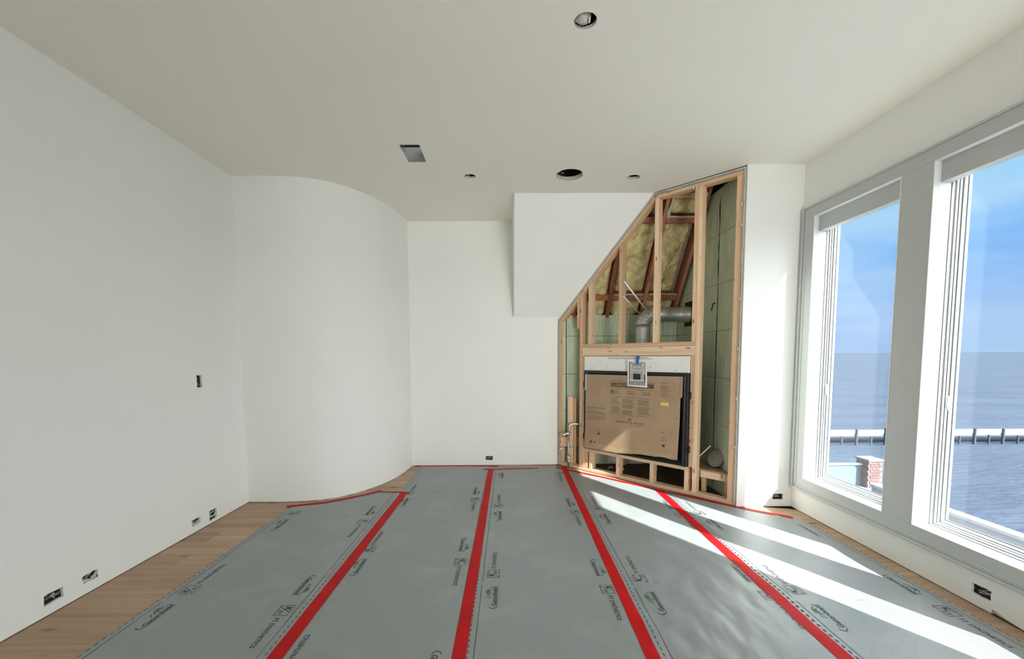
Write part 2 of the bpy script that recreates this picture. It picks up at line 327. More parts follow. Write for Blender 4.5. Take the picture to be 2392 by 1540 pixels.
# ceiling, with its cut-outs
SQ = [(-.85, 3.288), (-.694, 3.288), (-.697, 3.574), (-.847, 3.574)]
HOLES = {'sq': SQ, 'r1': circ(.386, 2.115, .056, .054, j=.0006), 'sl': circ(-.351, 3.849, .053, .045, j=.002, seed=5), 'big': circ(.562, 3.828, .122, .124, j=.0016, seed=2), 'sr': circ(1.167, 3.876, .061, .05, j=.0012, seed=8)}
outl = [(XL, YR), (3.0, YR), (3.0, YS+.02), (XS, YS), (XF, YB), (XF, 5.3), (-1.237, 5.3)]+[(XL, 5.3)]
plate('ceiling', [(XL-.2, YR), (XR+.2, YR), (XR+.2, YS+.0), (XS, YS), (XF, YB), (XF, 5.3), (XL-.2, 5.3)], list(HOLES.values()), .016, planem((0, 0, H), (1, 0, 0), (0, 1, 0)) @ Matrix.Translation((0, 0, .016)), M['ceil'], kind='structure')
tag(MB().box(XL-.3, XR+.3, YR-.1, 5.6, 3.42, 3.46).build('cavity_cover', M['dark']), 'dark cover added above the ceiling cut-outs to keep light out', 'roof', kind='structure')  # shell added over the ceiling so no sky light leaks into the holes
for nm, b in (('a', (XL-.3, XL-.26, YR-.1, 5.6)), ('b', (XR+.26, XR+.3, YR-.1, 5.6)), ('c', (XL-.3, XR+.3, 5.56, 5.6)), ('d', (XL-.3, XR+.3, YR-.14, YR-.1))):
    tag(MB().box(b[0], b[1], b[2], b[3], H, 3.44).build('cavity_cover_edge', M['dark']), kind='structure')  # sides of the added light-blocking shell
# left wall with four low box cut-outs and the switch cut-out
LB = [('o1', 2.116, 2.212, .062, .118), ('o2', 2.316, 2.404, .066, .117), ('o3', 3.139, 3.226, .058, .109), ('o4', 3.325, 3.412, .03, .114), ('sw', 3.275, 3.331, 1.157, 1.255)]
wl = empty('wall_left', kind='structure')
plate('drywall', [(YR, .005), (3.845, .005), (3.845, H), (YR, H)], [ragged(a, b, c, d, .0025, i+4) for i, (n_, a, b, c, d) in enumerate(LB)], .016, planem((XL, 0, 0), (0, 1, 0), (0, 0, 1)), M['paint'], wl)
MB().box(XL-.15, XL-.075, YR, 3.845, 0, H).build('backing', M['dark'], wl)
# curved wall (convex corner)
wc = empty('wall_corner', kind='structure')
mb = MB(); n = len(CURVE); mb.add([(x, y, .006) for x, y in CURVE]+[(x, y, H) for x, y in CURVE], [(i, i+1, i+1+n, i+n) for i in range(n-1)])
mb.build('curved_drywall', M['paint'], wc, smooth=True)
mb = MB(); C2 = [(x-.02, y+.014) for x, y in CURVE]; mb.add([(x, y, 0) for x, y in C2]+[(x, y, .03) for x, y in C2], [(i, i+1, i+1+n, i+n) for i in range(n-1)]).build('backing', M['dark'], wc)
# ragged torn edge along the foot of the curved wall
rnd = random.Random(11); mb = MB()
for i in range(18, n-10, 2):
    if rnd.random() < .6:
        (x0, y0), (x1, y1) = CURVE[i], CURVE[i+2]; mb.prism_z([(x0+.001, y0-.004), (x1+.001, y1-.004), (x1, y1+.01), (x0, y0+.01)], .0, rnd.uniform(.006, .012))
mb.build('torn_edge', M['gypsum'], wc)['kind'] = 'stuff'
# back wall
wb = empty('wall_back', kind='structure')
plate('drywall', [(-1.30, .006), (XF-.004, .006), (XF-.004, H), (-1.30, H)], [ragged(-.307, -.217, .069, .12, .003, 9)], .016, planem((0, YB, 0), (-1, 0, 0), (0, 0, 1)) @ Matrix.Scale(-1, 4, (1, 0, 0)), M['paint'], wb)
for i, (x, w_) in enumerate(((-.96, .02), (-.55, .03), (-.02, .02), (.2, .03))):   # chips out of the lower edge
    MB().prism([(x, .009), (x+w_, .009), (x+w_*.3, .02)], YB-.0012, YB-.0002).build('edge_chip', M['paper'], wb)
# sloping wall beside the diagonal opening, with its triangular cheek
ws = empty('wall_slope', kind='structure')
A0, A1 = (.05, 4.239, H), (.05, YB, 1.8586); B0, B1 = (1.4835, 4.239, H), (XF, YB, 1.8586)
mb = MB(); nn = Vector((0, .807, .59))*.013
mb.add([A0, A1, B1, B0]+[tuple(Vector(p)+nn) for p in (A0, A1, (B1[0], B1[1], B1[2]), B0)], [(0, 1, 2, 3), (7, 6, 5, 4), (0, 3, 7, 4), (1, 0, 4, 5), (2, 1, 5, 6), (3, 2, 6, 7)])
mb.build('sloped_drywall', M['paint'], ws)
mb = MB(); mb.add([(.05, 4.239, H), (.05, YB, 1.8586), (.05, YB, H), (.063, 4.239, H), (.063, YB, 1.8586), (.063, YB, H)], [(0, 1, 2), (5, 4, 3), (0, 2, 5, 3), (1, 0, 3, 4), (2, 1, 4, 5)])
mb.build('cheek_drywall', M['paint'], ws)
# stub wall right of the opening
wst = empty('wall_stub', kind='structure')
plate('drywall', [(XS, .004), (XR, .004), (XR, H), (XS, H)], [ragged(2.419, 2.512, .067, .121, .002, 21)], .016, planem((0, YS, 0), (-1, 0, 0), (0, 0, 1)) @ Matrix.Scale(-1, 4, (1, 0, 0)), M['paint'], wst)
MB().box(XS+.004, XS+.012, YS-.0015, YS+.03, .01, H).build('corner_bead', M['gypsum'], wst)
MB().box(XS+.04, XR+.2, YS+.085, YS+.12, 0, H).build('backing', M['dark'], wst)
# right wall: board and core with the long window opening
WY0, WY1, WZ0, WZ1 = .78, 3.465, .311, 2.56
wr = empty('wall_right', kind='structure')
plate('drywall', [(YR, .005), (YS, .005), (YS, H), (YR, H)], [rect(WY0-.015, WY1+.015, WZ0-.015, WZ1+.015), ragged(2.075, 2.168, .065, .123, .0015, 31)], .016, planem((XR, 0, 0), (0, -1, 0), (0, 0, 1)) @ Matrix.Scale(-1, 4, (1, 0, 0)), M['paint'], wr)
plate('wall_core', [(YR, 0), (YS+.3, 0), (YS+.3, H+.3), (YR, H+.3)], [rect(WY0-.015, WY1+.015, WZ0-.015, WZ1+.015), rect(2.065, 2.178, .055, .133)], .184, planem((XR+.016, 0, 0), (0, -1, 0), (0, 0, 1)) @ Matrix.Scale(-1, 4, (1, 0, 0)), M['render'], wr)
MB().add([(XR-.001, 2.068, .006), (XR-.001, 2.063, .032), (XR-.001, 2.0, .016), (XR-.001, 1.93, .006)], [(0, 1, 2, 3)]).build('edge_chip', M['paper'], wr)
MB().add([(XR-.0015, 2.07, .003), (XR-.0015, 2.055, .014), (XR-.0015, 1.90, .004)], [(0, 1, 2)]).build('edge_gap', M['dark'], wr)
tag(MB().box(XL-.05, XR+.2, YR-.15, YR, 0, H).build('wall_rear', M['paint']), kind='structure')

# floor planks (rows run left to right)
fl = empty('floor', kind='structure')
MB().box(XL-.3, XR+.2, YR-.1, 5.4, -.06, -.013).build('subfloor', M['subfloor'], fl)
def plank_mesh(l, w):
    mb = MB().box(0, l, 0, w, -.013, 0); o = mb.build('plank', M['oak'], fl, bevel=.0012); return o
rnd = random.Random(5); pw = .187; y = YR; row = 0; pm = {}
while y < 5.12:
    x = XL-.02-rnd.uniform(0, 1.3)
    while x < XR+.1:
        l = rnd.choice((1.2, 1.5, 1.8, 2.1)); x0 = max(x, XL-.06); x1 = min(x+l, XR+.02)
        if x1-x0 > .05:
            lim = 5.125
            if y > 3.0: # planks end at the diagonal opening's plate
                xr = min(x1, 5.7227-(y+pw)+.0) if y+pw > 3.62 else x1
                x1b = min(x1, max(xr, x0)) if y+pw > 3.62 else x1
            else: x1b = x1
            if x1b-x0 > .02:
                wv = min(pw, lim-y)-.0008; poly = [(0, 0), (min(x1, 5.7227-y if y > 3.62 else x1)-x0, 0), (x1b-x0, wv), (0, wv)]
                if poly[1][0] > .02: MB().prism_z(poly, -.013, 0).build('plank', M['oak'], fl, loc=(x0+.0004, y, 0))
        x += l
    y += pw; row += 1

# ------------------------------------------------------------------ window casing and windows
tr = empty('trim_1', kind='structure')
X0 = XR
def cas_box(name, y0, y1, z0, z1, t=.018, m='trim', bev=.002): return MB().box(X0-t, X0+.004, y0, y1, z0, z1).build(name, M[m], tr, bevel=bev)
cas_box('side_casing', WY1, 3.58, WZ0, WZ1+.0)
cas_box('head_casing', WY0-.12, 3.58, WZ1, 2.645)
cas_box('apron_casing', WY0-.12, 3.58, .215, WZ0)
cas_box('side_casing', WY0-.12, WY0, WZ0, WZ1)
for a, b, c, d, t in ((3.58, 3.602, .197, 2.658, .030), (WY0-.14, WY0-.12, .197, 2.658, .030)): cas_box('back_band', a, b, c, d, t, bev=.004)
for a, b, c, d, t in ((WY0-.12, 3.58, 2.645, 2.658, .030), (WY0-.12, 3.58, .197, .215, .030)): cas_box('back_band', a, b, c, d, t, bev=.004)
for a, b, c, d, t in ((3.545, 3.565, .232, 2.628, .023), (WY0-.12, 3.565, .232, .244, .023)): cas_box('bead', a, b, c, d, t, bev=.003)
MUL = [(2.503, 2.708), (1.542, 1.748)]
for a, b in MUL:
    MB().box(X0-.0185, X0+.2, a, b, WZ0, WZ1).build('mullion', M['trim'], tr, bevel=.0015)
def ring(mb, x0, x1, y0, y1, z0, z1, w):
    mb.box(x0, x1, y0, y0+w, z0, z1); mb.box(x0, x1, y1-w, y1, z0, z1); mb.box(x0, x1, y0+w, y1-w, z0, z0+w); mb.box(x0, x1, y0+w, y1-w, z1-w, z1)
WIN = [(2.708, 3.465), (1.748, 2.503), (.78, 1.542)]
for i, (a, b) in enumerate(WIN):
    w = empty('window_%d' % (i+1), kind='structure')
    mb = MB(); ring(mb, X0-.020, X0+.010, a, b, WZ0, WZ1, .004); ring(mb, X0+.0122, X0+.2, a-.0, b+.0, WZ0-.0, WZ1, .003); mb.build('reveal_liner', M['vinyl'], w)
    mb = MB(); ring(mb, X0+.010, X0+.0122, a, b, WZ0, WZ1, .0015); mb.build('reveal_seam', M['gasket'], w)
    for j, (x0, x1, ins) in enumerate(((.0915, .102, .010), (.108, .1185, .020), (.120, .130, .029), (.132, .170, .042))):
        mb = MB(); ring(mb, X0+x0, X0+x1, a+.002, b-.002, WZ0+.002, WZ1-.002, ins); mb.build('sash' if j == 3 else 'frame_step', M['vinyl'], w, bevel=.001)
    mb = MB(); ring(mb, X0+.090, X0+.0915, a+.002, b-.002, WZ0+.002, WZ1-.002, .004); ring(mb, X0+.102, X0+.108, a+.002, b-.002, WZ0+.002, WZ1-.002, .0125); ring(mb, X0+.1185, X0+.120, a+.002, b-.002, WZ0+.002, WZ1-.002, .022); ring(mb, X0+.130, X0+.132, a+.002, b-.002, WZ0+.002, WZ1-.002, .031); mb.build('frame_groove', M['gasket'], w)
    mb = MB(); ring(mb, X0+.1465, X0+.1555, a+.040, b-.040, WZ0+.040, WZ1-.040, .010); mb.build('glazing_spacer', M['spacer'], w)
    MB().box(X0+.148, X0+.154, a+.035, b-.035, WZ0+.035, WZ1-.035).build('pane', M['glass'], w)
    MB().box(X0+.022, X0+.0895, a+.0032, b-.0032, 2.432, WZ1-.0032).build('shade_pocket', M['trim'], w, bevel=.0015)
    if i < 2:
        MB().tube([(X0+.132, b-.035, 1.05), (X0+.125, b-.038, 1.09), (X0+.13, b-.036, 1.14)], .006, 6).build('sash_lock', M['vinyl'], w, smooth=True)

# ------------------------------------------------------------------ chase behind the diagonal opening
fw_ = empty('wall_foam', kind='structure')
XFOAM = 2.12
seams = [0, .225, .695, 1.165, 1.64, 2.11, 2.605, 3.06]
MB().box(.3, 2.3, 5.15, 5.2, 0, 3.3).build('backing', M['dark'], fw_)
MB().box(2.15, 2.2, 3.7, 5.2, 0, 3.4).build('backing', M['dark'], fw_)
for zi in range(len(seams)-1):
    z0, z1 = seams[zi], seams[zi+1]
    off = .0 if zi % 2 else .4
    if z0 < 1.86:
        xs = [.45, .722 if zi < 5 else .45, 1.53, 1.94 if zi == 4 else 2.12, 2.12]
        xs = sorted(set(xs))
        for a, b in zip(xs, xs[1:]): MB().box(a+.002, b-.002, 5.12, 5.15, z0+.002, min(z1, 1.905)-.002).build('foam_block', M['foam'], fw_, bevel=.002)
    for a, b in ((3.69, 4.137), (4.143, 5.12)):
        MB().box(XFOAM, XFOAM+.03, a, b, z0+.0015, z1-.0015).build('foam_block', M['foam'], fw_, bevel=.002)
# pencil line / black sealant in the upright joint
rnd = random.Random(3); pts = [(XFOAM-.001, 4.14+rnd.uniform(-.006, .006), z) for z in [i*.08 for i in range(38)]]
tag(MB().tube(pts, .004, 6, radii=[rnd.uniform(.0015, .006) for _ in pts]).build('joint_sealant', M['black'], fw_))
MB().box(XFOAM-.004, XFOAM+.001, 4.19, 4.225, 1.92, 1.935).tube([(XFOAM-.002, 4.22, 1.93), (XFOAM-.002, 4.26, 1.86)], .007, 6).build('sealant_smear', M['black'], fw_)
MB().tube([(.722, 5.116, .05), (.724, 5.116, .9), (.721, 5.116, 1.85)], .0045, 6).build('sealant_line', M['black'], fw_)

# roof framing over the chase: local x = room x, y = up the slope, z = towards the room
SLM = Matrix(((1, 0, 0, 0), (0, -.59, -.807, 5.12), (0, .807, -.59, 1.8686), (0, 0, 0, 1)))
rf = empty('roof_framing', label='reddish rafters and blocking on the slope behind the open stud wall', cat='rafters', mtx=SLM)
def piece(name, parent, p0, p1, wx, dy, m, xdir, bevel=.0015, cut0=0, cut1=0, loc_rand=True):
    """lumber from p0 to p1 (parent space); wx along xdir, dy along the third axis; cut = end slope dz/dx; grain follows local z"""
    p0, p1 = Vector(p0), Vector(p1); z = (p1-p0); L_ = z.length; z.normalize(); x = Vector(xdir).normalized(); x = (x-z*x.dot(z)).normalized(); y = z.cross(x)
    mb = MB(); mb.box(0, wx, 0, dy, 0, L_)
    mb.v = [(a, b, c+(cut1*a if c > 0 else cut0*a)) for a, b, c in mb.v]
    o = mb.build(name, m, parent, bevel=bevel)
    o.matrix_local = Matrix(((x.x, y.x, z.x, p0.x), (x.y, y.y, z.y, p0.y), (x.z, y.z, z.z, p0.z), (0, 0, 0, 1)))
    return o
for x in (.80, 1.215, 1.64, 2.045): piece('rafter', rf, (x, -.02, -.13), (x, 1.62, -.13), .038, .13, M['rafter'], (1, 0, 0)).location.z = -.13 if False else 0
for (x0, x1) in ((.84, 1.212), (1.256, 1.637), (1.681, 2.042)):
    MB().box(x0, x1, 1.165, 1.225, -.12, .0).build('blocking', M['rafter'], rf, bevel=.002)
    MB().box(x0, x1, .235, .31, -.12, -.005).build('blocking', M['rafter'], rf, bevel=.002)
MB().box(.84, 2.05, 1.42, 1.475, -.1, .008).build('blocking', M['stud'], rf, bevel=.002)
MB().box(.5, 2.15, -.1, 1.7, -.2, -.16).build('sheathing', M['ply'], rf)
# insulation batts
def batt(x0, x1, y0, y1, seed, label, bulge=.045, tilt=0):
    rnd = random.Random(seed); nx, ny = 26, max(8, int((y1-y0)/.018)); V = []; F = []
    for j in range(ny+1):
        for i in range(nx+1):
            u, v = i/nx, j/ny; x = x0+(x1-x0)*u; y = y0+(y1-y0)*v
            e = min(1, min(u, 1-u)*7)*min(1, min(v, 1-v)*((y1-y0)/.05))
            q = Vector((x*7+seed, y*5, seed*3.1))
            h = -.10+.055*e**.5+bulge*e*(.3+.9*noise.noise(q)+.45*noise.noise(q*3))
            V.append((x+tilt*v*u, y, h))
    for j in range(ny):
        for i in range(nx): a = j*(nx+1)+i; F.append((a, a+1, a+nx+2, a+nx+1))
    me = bpy.data.meshes.new('insulation_batt'); me.from_pydata(V, [], F); me.update()
    o = link('insulation_batt', me, M['batt'], smooth=True); o.matrix_world = SLM
    sm = o.modifiers.new('s', 'SOLIDIFY'); sm.thickness = .05; sm.offset = -1
    tag(o, label, 'insulation', 'insulation batts between the rafters'); return o
batt(.845, 1.21, -.03, 1.16, 1, 'yellowish insulation batt left of the leftmost visible rafter', .05)
batt(1.26, 1.635, .315, 1.16, 2, 'tall yellowish insulation batt between the first and second visible rafters', .06)
batt(1.26, 1.635, -.03, .23, 3, 'short insulation batt low beneath the blocking, left of the vent elbow', .05)
batt(1.69, 1.98, .315, 1.16, 4, 'lumpy insulation batt beside the right-hand rafter, dark gap on its right', .09)
batt(1.685, 2.04, -.03, .23, 5, 'short insulation batt directly above the horizontal vent pipe', .05)
batt(1.69, 2.04, 1.23, 1.42, 6, 'small shaded insulation batt at the very top under the wooden plate', .06)
rnd = random.Random(2)
def foamy(name, pts, r, label, cat, m):
    mb = MB(); mb.tube(pts, r, 10, radii=[r*rnd.uniform(.6, 1.2) for _ in pts]); o = mb.build(name, m, smooth=True); o.matrix_world = SLM; tag(o, label, cat); return o
foamy('torn_facing', [(1.70, 1.22, .005), (1.685, 1.28, .012), (1.70, 1.34, .01), (1.705, 1.42, .005)], .018, 'torn white paper facing hanging beside the top insulation batt', 'paper', M['facing'])
foamy('torn_facing', [(1.70, 1.235, .005), (1.82, 1.232, .008), (1.98, 1.235, .004)], .009, 'thin white facing strip along the upper blocking', 'paper', M['facing'])
foamy('torn_facing', [(1.27, .318, .0), (1.45, .325, .006), (1.63, .318, .0)], .010, 'pale facing strip along the lower blocking by the steel straps', 'paper', M['facing'])
foamy('torn_facing', [(1.69, .322, .0), (1.85, .33, .006), (2.03, .322, .0)], .010, 'pale facing strip along the lower blocking above the vent pipe', 'paper', M['facing'])

# ------------------------------------------------------------------ stud wall in the diagonal opening: local x along it, y behind it, z up
DM = Matrix(((R2, R2, 0, XF), (-R2, R2, 0, YB), (0, 0, 1, 0), (0, 0, 0, 1)))
def dl(s, d, z): v = DM @ Vector((s, d, z)); return tuple(v)
sw = empty('stud_wall', label='open timber stud wall framing the fireplace niche', cat='stud wall', mtx=DM)
D0, DT = .013, .089; PS = .978
def stud(s, z0, z1, m='stud', w=.038, name='stud', d0=D0, dep=DT, cut=0):
    o = MB(); o.box(0, w, 0, dep, 0, z1-z0)
    o.v = [(a, b, c+(cut*a if c > 0 else 0)) for a, b, c in o.v]
    return o.build(name, M[m], sw, bevel=.0015, loc=(s, d0, z0))
zl = lambda s: 1.774+PS*s
stud(.001, .038, zl(.001), cut=PS)
stud(.325, .038, zl(.325), cut=PS)
stud(.283, 1.72, zl(.283), cut=PS, w=.036, dep=.04)
stud(.445, 1.53, zl(.445), cut=PS, m='pale_stud')
stud(.843, 1.53, zl(.843), cut=PS)
stud(1.243, 1.53, 2.990, m='pale_stud', w=.040)
stud(1.640, 1.53, 2.990)
stud(1.679, .038, 2.990, m='pale_stud')
stud(2.003, .038, 2.990)
stud(2.042, .038, 2.990)
stud(.364, .038, 1.393, name='jack_stud')
stud(1.640, .285, 1.393, name='jack_stud')
# plates and header
def hpiece(name, s0, s1, z0, z1, m='stud', d0=D0, dep=DT):
    """horizontal member: grain runs along its length"""
    L_ = s1-s0; mb = MB(); mb.box(0, z1-z0, 0, dep, 0, L_); o = mb.build(name, M[m], sw, bevel=.0015)
    o.matrix_local = Matrix(((0, 0, 1, s0), (0, 1, 0, d0), (-1, 0, 0, z1), (0, 0, 0, 1))); return o
hpiece('header_plate', .363, 1.678, 1.492, 1.53); hpiece('header', .363, 1.678, 1.394, 1.490, 'pale_stud', dep=.085)
hpiece('platform_plate', .403, 1.640, .243, .281, 'pale_stud'); hpiece('sole_plate', -.01, 2.085, 0, .038, 'pale_stud')
hpiece('top_plate', 1.235, 2.081, 2.992, 3.031)
L_ = math.hypot(1.262, 1.262*PS); mb = MB(); mb.box(-.052, 0, 0, DT, 0, L_+.01); o = mb.build('sloped_plate', M['stud'], sw, bevel=.0015)
cs = 1.262/L_; sn = 1.262*PS/L_
o.matrix_local = Matrix(((sn, 0, cs, .0), (0, 1, 0, D0), (-cs, 0, sn, zl(0)+.0005), (0, 0, 0, 1)))
for s, m in ((.405, 'stud'), (.470, 'pale_stud'), (.833, 'pale_stud'), (1.237, 'pale_stud'), (1.602, 'pale_stud')): stud(s, .038, .243, m=m, name='cripple_stud')
hpiece('platform_plate', .403, 1.640, .243, .281, 'stud', d0=.55)
for s in (.6, 1.0, 1.45): stud(s, .0, .243, m='stud', name='cripple_stud', d0=.55)
# nail heads
rnd = random.Random(9); mb = MB()
for k in range(90):
    s = rnd.choice((.005, .033, .332, .355, .372, .395, .85, .875, 1.25, 1.275, 1.648, 1.67, 1.686, 1.71, 2.01, 2.03)); z = rnd.uniform(.08, 1.35) if s < .4 or s > 1.6 else rnd.uniform(1.6, 2.4)
    if s > 1.6: z = rnd.uniform(.1, 2.9)
    a = .0022; mb.box(s-a, s+a, D0-.0014, D0, z-a, z+a)
nh = mb.build('nail_heads', M['strap'], sw); nh['kind'] = 'stuff'
# cut drywall edges round the opening
ed = empty('trim_2', kind='structure', mtx=DM)
def edge_strip(P, w, seed, name='drywall_edge', m='gypsum', d0=-.001, d1=.014):
    rnd = random.Random(seed); Q = []
    for (a, b) in zip(P, P[1:]):
        l = math.hypot(b[0]-a[0], b[1]-a[1]); k = max(2, int(l/.05))
        for i in range(k): t = i/k; Q.append((a[0]+(b[0]-a[0])*t, a[1]+(b[1]-a[1])*t))
    Q.append(P[-1]); V = []; F = []
    for i, q in enumerate(Q):
        a = Q[max(i-1, 0)]; b = Q[min(i+1, len(Q)-1)]; dx, dy = b[0]-a[0], b[1]-a[1]; l = math.hypot(dx, dy); ww = w*rnd.uniform(.75, 1.35)
        nx, ny = dy/l, -dx/l
        for d in (d0, d1): V += [(q[0], d, q[1]), (q[0]+nx*ww, d, q[1]+ny*ww)]
    for i in range(len(Q)-1):
        a = 4*i; F += [(a, a+1, a+5, a+4), (a+3, a+2, a+6, a+7), (a+1, a+3, a+7, a+5), (a+2, a, a+4, a+6)]
    mb = MB(); mb.add(V, F); return mb.build(name, M[m], ed)
edge_strip([(-.001, .01), (-.001, 1.838), (1.231, 3.043), (2.079, 3.043)], .012, 1)
edge_strip([(-.003, 1.836), (1.231, 3.043)], -.035, 6, 'edge_filler', 'paint', .0008, .012)
edge_strip([(.010, .03), (.010, 1.832), (1.236, 3.026), (2.07, 3.026)], .004, 4, 'paper_edge', 'paper', -.002, .012)
edge_strip([(2.078, 3.043), (2.078, .0)], .012, 2)
edge_strip([(2.070, 3.03), (2.070, .05)], .006, 3, 'paper_edge', 'paper', .0, .012)
mb = MB()
for s, z in ((2.058, 2.72), (2.06, 2.55), (2.058, 1.9), (2.06, 1.45), (2.062, 1.0), (2.06, .55), (1.63, 2.99), (1.66, 2.985)):
    MB().tube([(s, .006, z-.012), (s-.008, .002, z), (s-.002, .004, z+.014)], .006, 6).build('mud_dab', M['white_plastic'], ed, smooth=True)

# board ledge inside the right bay (on the chase floor)
lg = empty('ledge', label='rough plywood ledge on short boards inside the right bay', cat='ledge', mtx=DM)
MB().box(1.722, 1.955, .11, .148, .178, .245).build('face_board', M['pale_stud'], lg, bevel=.0015)
MB().box(1.958, 2.0, .112, .15, .168, .243).build('block', M['pale_stud'], lg, bevel=.0015)
MB().box(1.722, 1.76, .15, .19, .0, .245).build('leg', M['stud'], lg)
MB().prism_z([(1.66, .105), (2.03, .105), (1.62, .52), (1.55, .40)], .246, .262).build('shelf_board', M['ply'], lg)
MB().box(1.94, 1.99, .152, .19, 0, .245).build('leg', M['stud'], lg)
# round cap and bar leaning on the ledge
o = MB(); P = []
for k in range(32): a = 2*math.pi*k/32; P.append((math.cos(a), math.sin(a)))
prof = [(0, .0), (.062, .0), (.085, .004), (.093, .012), (.095, .022), (.088, .026), (0, .026)]
V = []; F = []
for r_, z_ in prof: V += [(c*max(r_, .0005), s_*max(r_, .0005), z_) for c, s_ in P]
for j in range(len(prof)-1):
    for k in range(32): F.append((j*32+k, j*32+(k+1) % 32, (j+1)*32+(k+1) % 32, (j+1)*32+k))
o.add(V, F); cap = o.build('round_cap', M['disc'], smooth=True)
nrm = Vector((-.85, -.38, .48)).normalized(); cap.rotation_euler = nrm.to_track_quat('-Z', 'Y').to_euler(); cap.location = dl(1.81, .24, .365)
tag(cap, 'grey round cap leaning on the ledge in the right bay', 'cap')
t = MB().tube([dl(1.665, .10, .33), dl(1.80, .15, .50)], .006, 8).build('metal_rod', M['white_plastic'], smooth=True); tag(t, 'thin pale rod propped diagonally behind the right king stud', 'rod')
tag(MB().box(-.035, .035, -.004, .0, -.035, .035).build('low_outlet', M['black'], loc=dl(1.93, .30, .10)), 'dark outlet hole on the foam under the ledge', 'outlet').rotation_euler = (0, 0, math.radians(-90))

# ------------------------------------------------------------------ fireplace unit
fp = empty('fireplace', label='black metal fireplace box set in the stud wall', cat='fireplace', mtx=DM)
s0, s1, z0, z1 = .414, 1.636, .287, 1.222
mb = MB(); mb.box(s0+.03, s1-.03, .05, .36, z0, z1+.13); mb.build('firebox', M['black'], fp, bevel=.004)
mb = MB(); ringw = .028
mb.box(s0, s0+.045, -.022, .05, z0, z1); mb.box(s1-.05, s1, -.03, .05, z0, z1); mb.box(s0+.045, s1-.05, -.022, .05, z1-.035, z1); mb.box(s0+.045, s1-.05, -.022, .05, z0, z0+.03)
mb.build('face_frame', M['black'], fp, bevel=.003)
mb = MB(); mb.box(s0+.045, s1-.05, .03, .05, z0+.03, z1-.035); mb.build('screen', M['black'], fp)
for k in range(4): MB().box(1.28, 1.575, -.034+.004*k, -.028+.004*k, .292+.014*k, .300+.014*k).build('louvre', M['black'], fp, bevel=.001)
MB().tube([(1.607, -.034, .30), (1.607, -.034, 1.2)], .005, 6).build('door_rod', M['black'], fp)
for s, z in ((s0-.012, 1.05), (s0-.012, .43), (s1-.002, 1.0), (s1-.002, .46)):
    MB().box(s-.012, s+.022, -.006, .012, z-.035, z+.035).build('mount_bracket', M['black'], fp, bevel=.004)
for s, z in ((s0-.006, .82), (s1+.008, .68)):
    MB().tube([(s+.009*math.cos(a*math.pi/5), -.004, z+.014*math.sin(a*math.pi/5)) for a in range(11)], .0028, 6, cap=False).build('cable_loop', M['brown_ink'], fp)
MB().box(.409, 1.637, -.006, .012, 1.222, 1.387).build('header_board', M['board'], fp, bevel=.001)
mb = MB()
for s, z in ((.71, 1.275), (1.235, 1.27), (1.505, 1.245), (.50, 1.25)): mb.box(s-.004, s+.004, -.0072, -.0055, z-.004, z+.004)
mb.build('board_screws', M['ink'], fp)['kind'] = 'stuff'
def textline(mb, s0_, s1_, z, h, d, rnd, gap=.006):
    """illegible small print: word-sized dashes"""
    s = s0_
    while s < s1_:
        w_ = rnd.uniform(.008, .026); w_ = min(w_, s1_-s)
        if w_ > .003: mb.quad((s, d, z), (s+w_, d, z), (s+w_, d, z+h), (s, d, z+h))
        s += w_+rnd.uniform(.3, 1)*gap
rnd = random.Random(4); mb = MB()
textline(mb, .72, 1.205, 1.370, .0058, -.0068, rnd); textline(mb, .735, 1.25, 1.358, .0058, -.0068, rnd)
o = mb.build('small_print', M['red_ink'], fp); o['kind'] = 'stuff'
# louvred vent pipe
vp = empty('vent_pipe', label='ribbed steel vent pipe elbowing right above the header', cat='vent pipe')
cx, cy = 1.556, 4.72
pts = [(cx, cy, 1.356+.0271*i) for i in range(15)]; rad = [.086 if i % 3 else .0895 for i in range(15)]
MB().tube(pts, .086, 24, radii=rad).build('riser', M['galv'], vp, smooth=True)
R_ = .135; pts = []; rad = []
for i in range(19):
    a = i/18*math.pi/2; pts.append((cx+R_-R_*math.cos(a), cy+.03*i/18, 1.735+R_*math.sin(a))); rad.append(.0885 if i % 3 == 0 else .085)
MB().tube(pts, .086, 24, radii=rad).build('elbow', M['galv'], vp, smooth=True)
pts = []; rad = []
x = cx+R_
seq = [.086, .086, .092, .087, .092, .087, .086, .086, .086, .086, .086, .090, .086, .092, .093, .093]
for i, r_ in enumerate(seq): pts.append((x+i*.0285, cy+.03, 1.87)); rad.append(r_)
MB().tube(pts, .086, 24, radii=rad).build('horizontal_run', M['galv'], vp, smooth=True)
MB().box(XFOAM-.008, XFOAM-.001, cy-.10, cy+.17, 1.735, 2.02).build('wall_thimble', M['dark'], vp)
st = tag(MB().tube([(1.30, 4.60, 2.00), (1.56, 4.62, 1.73)], .0045, 4).build('steel_strap', M['strap']), 'longer pale steel strap slanting down onto the vent elbow', 'strap')
mbx = MB(); a = Vector((1.267, 4.50, 2.21)); b = Vector((1.605, 4.64, 1.86)); dv = (b-a).normalized(); sd = dv.cross(Vector((.4, .9, 0))).normalized()*.009
st.data = (lambda o_: (o_.data, bpy.data.objects.remove(o_))[0])(MB().add([tuple(a-sd), tuple(a+sd), tuple(b+sd), tuple(b-sd)]+[tuple(p+Vector((.002, .003, 0))) for p in (a-sd, a+sd, b+sd, b-sd)], [(0, 1, 2, 3), (7, 6, 5, 4), (0, 3, 7, 4), (1, 0, 4, 5), (2, 1, 5, 6), (3, 2, 6, 7)]).build('t', M['strap']))
a = Vector((1.262, 4.50, 2.045)); b = Vector((1.49, 4.62, 1.86)); dv = (b-a).normalized(); sd = dv.cross(Vector((.4, .9, 0))).normalized()*.007
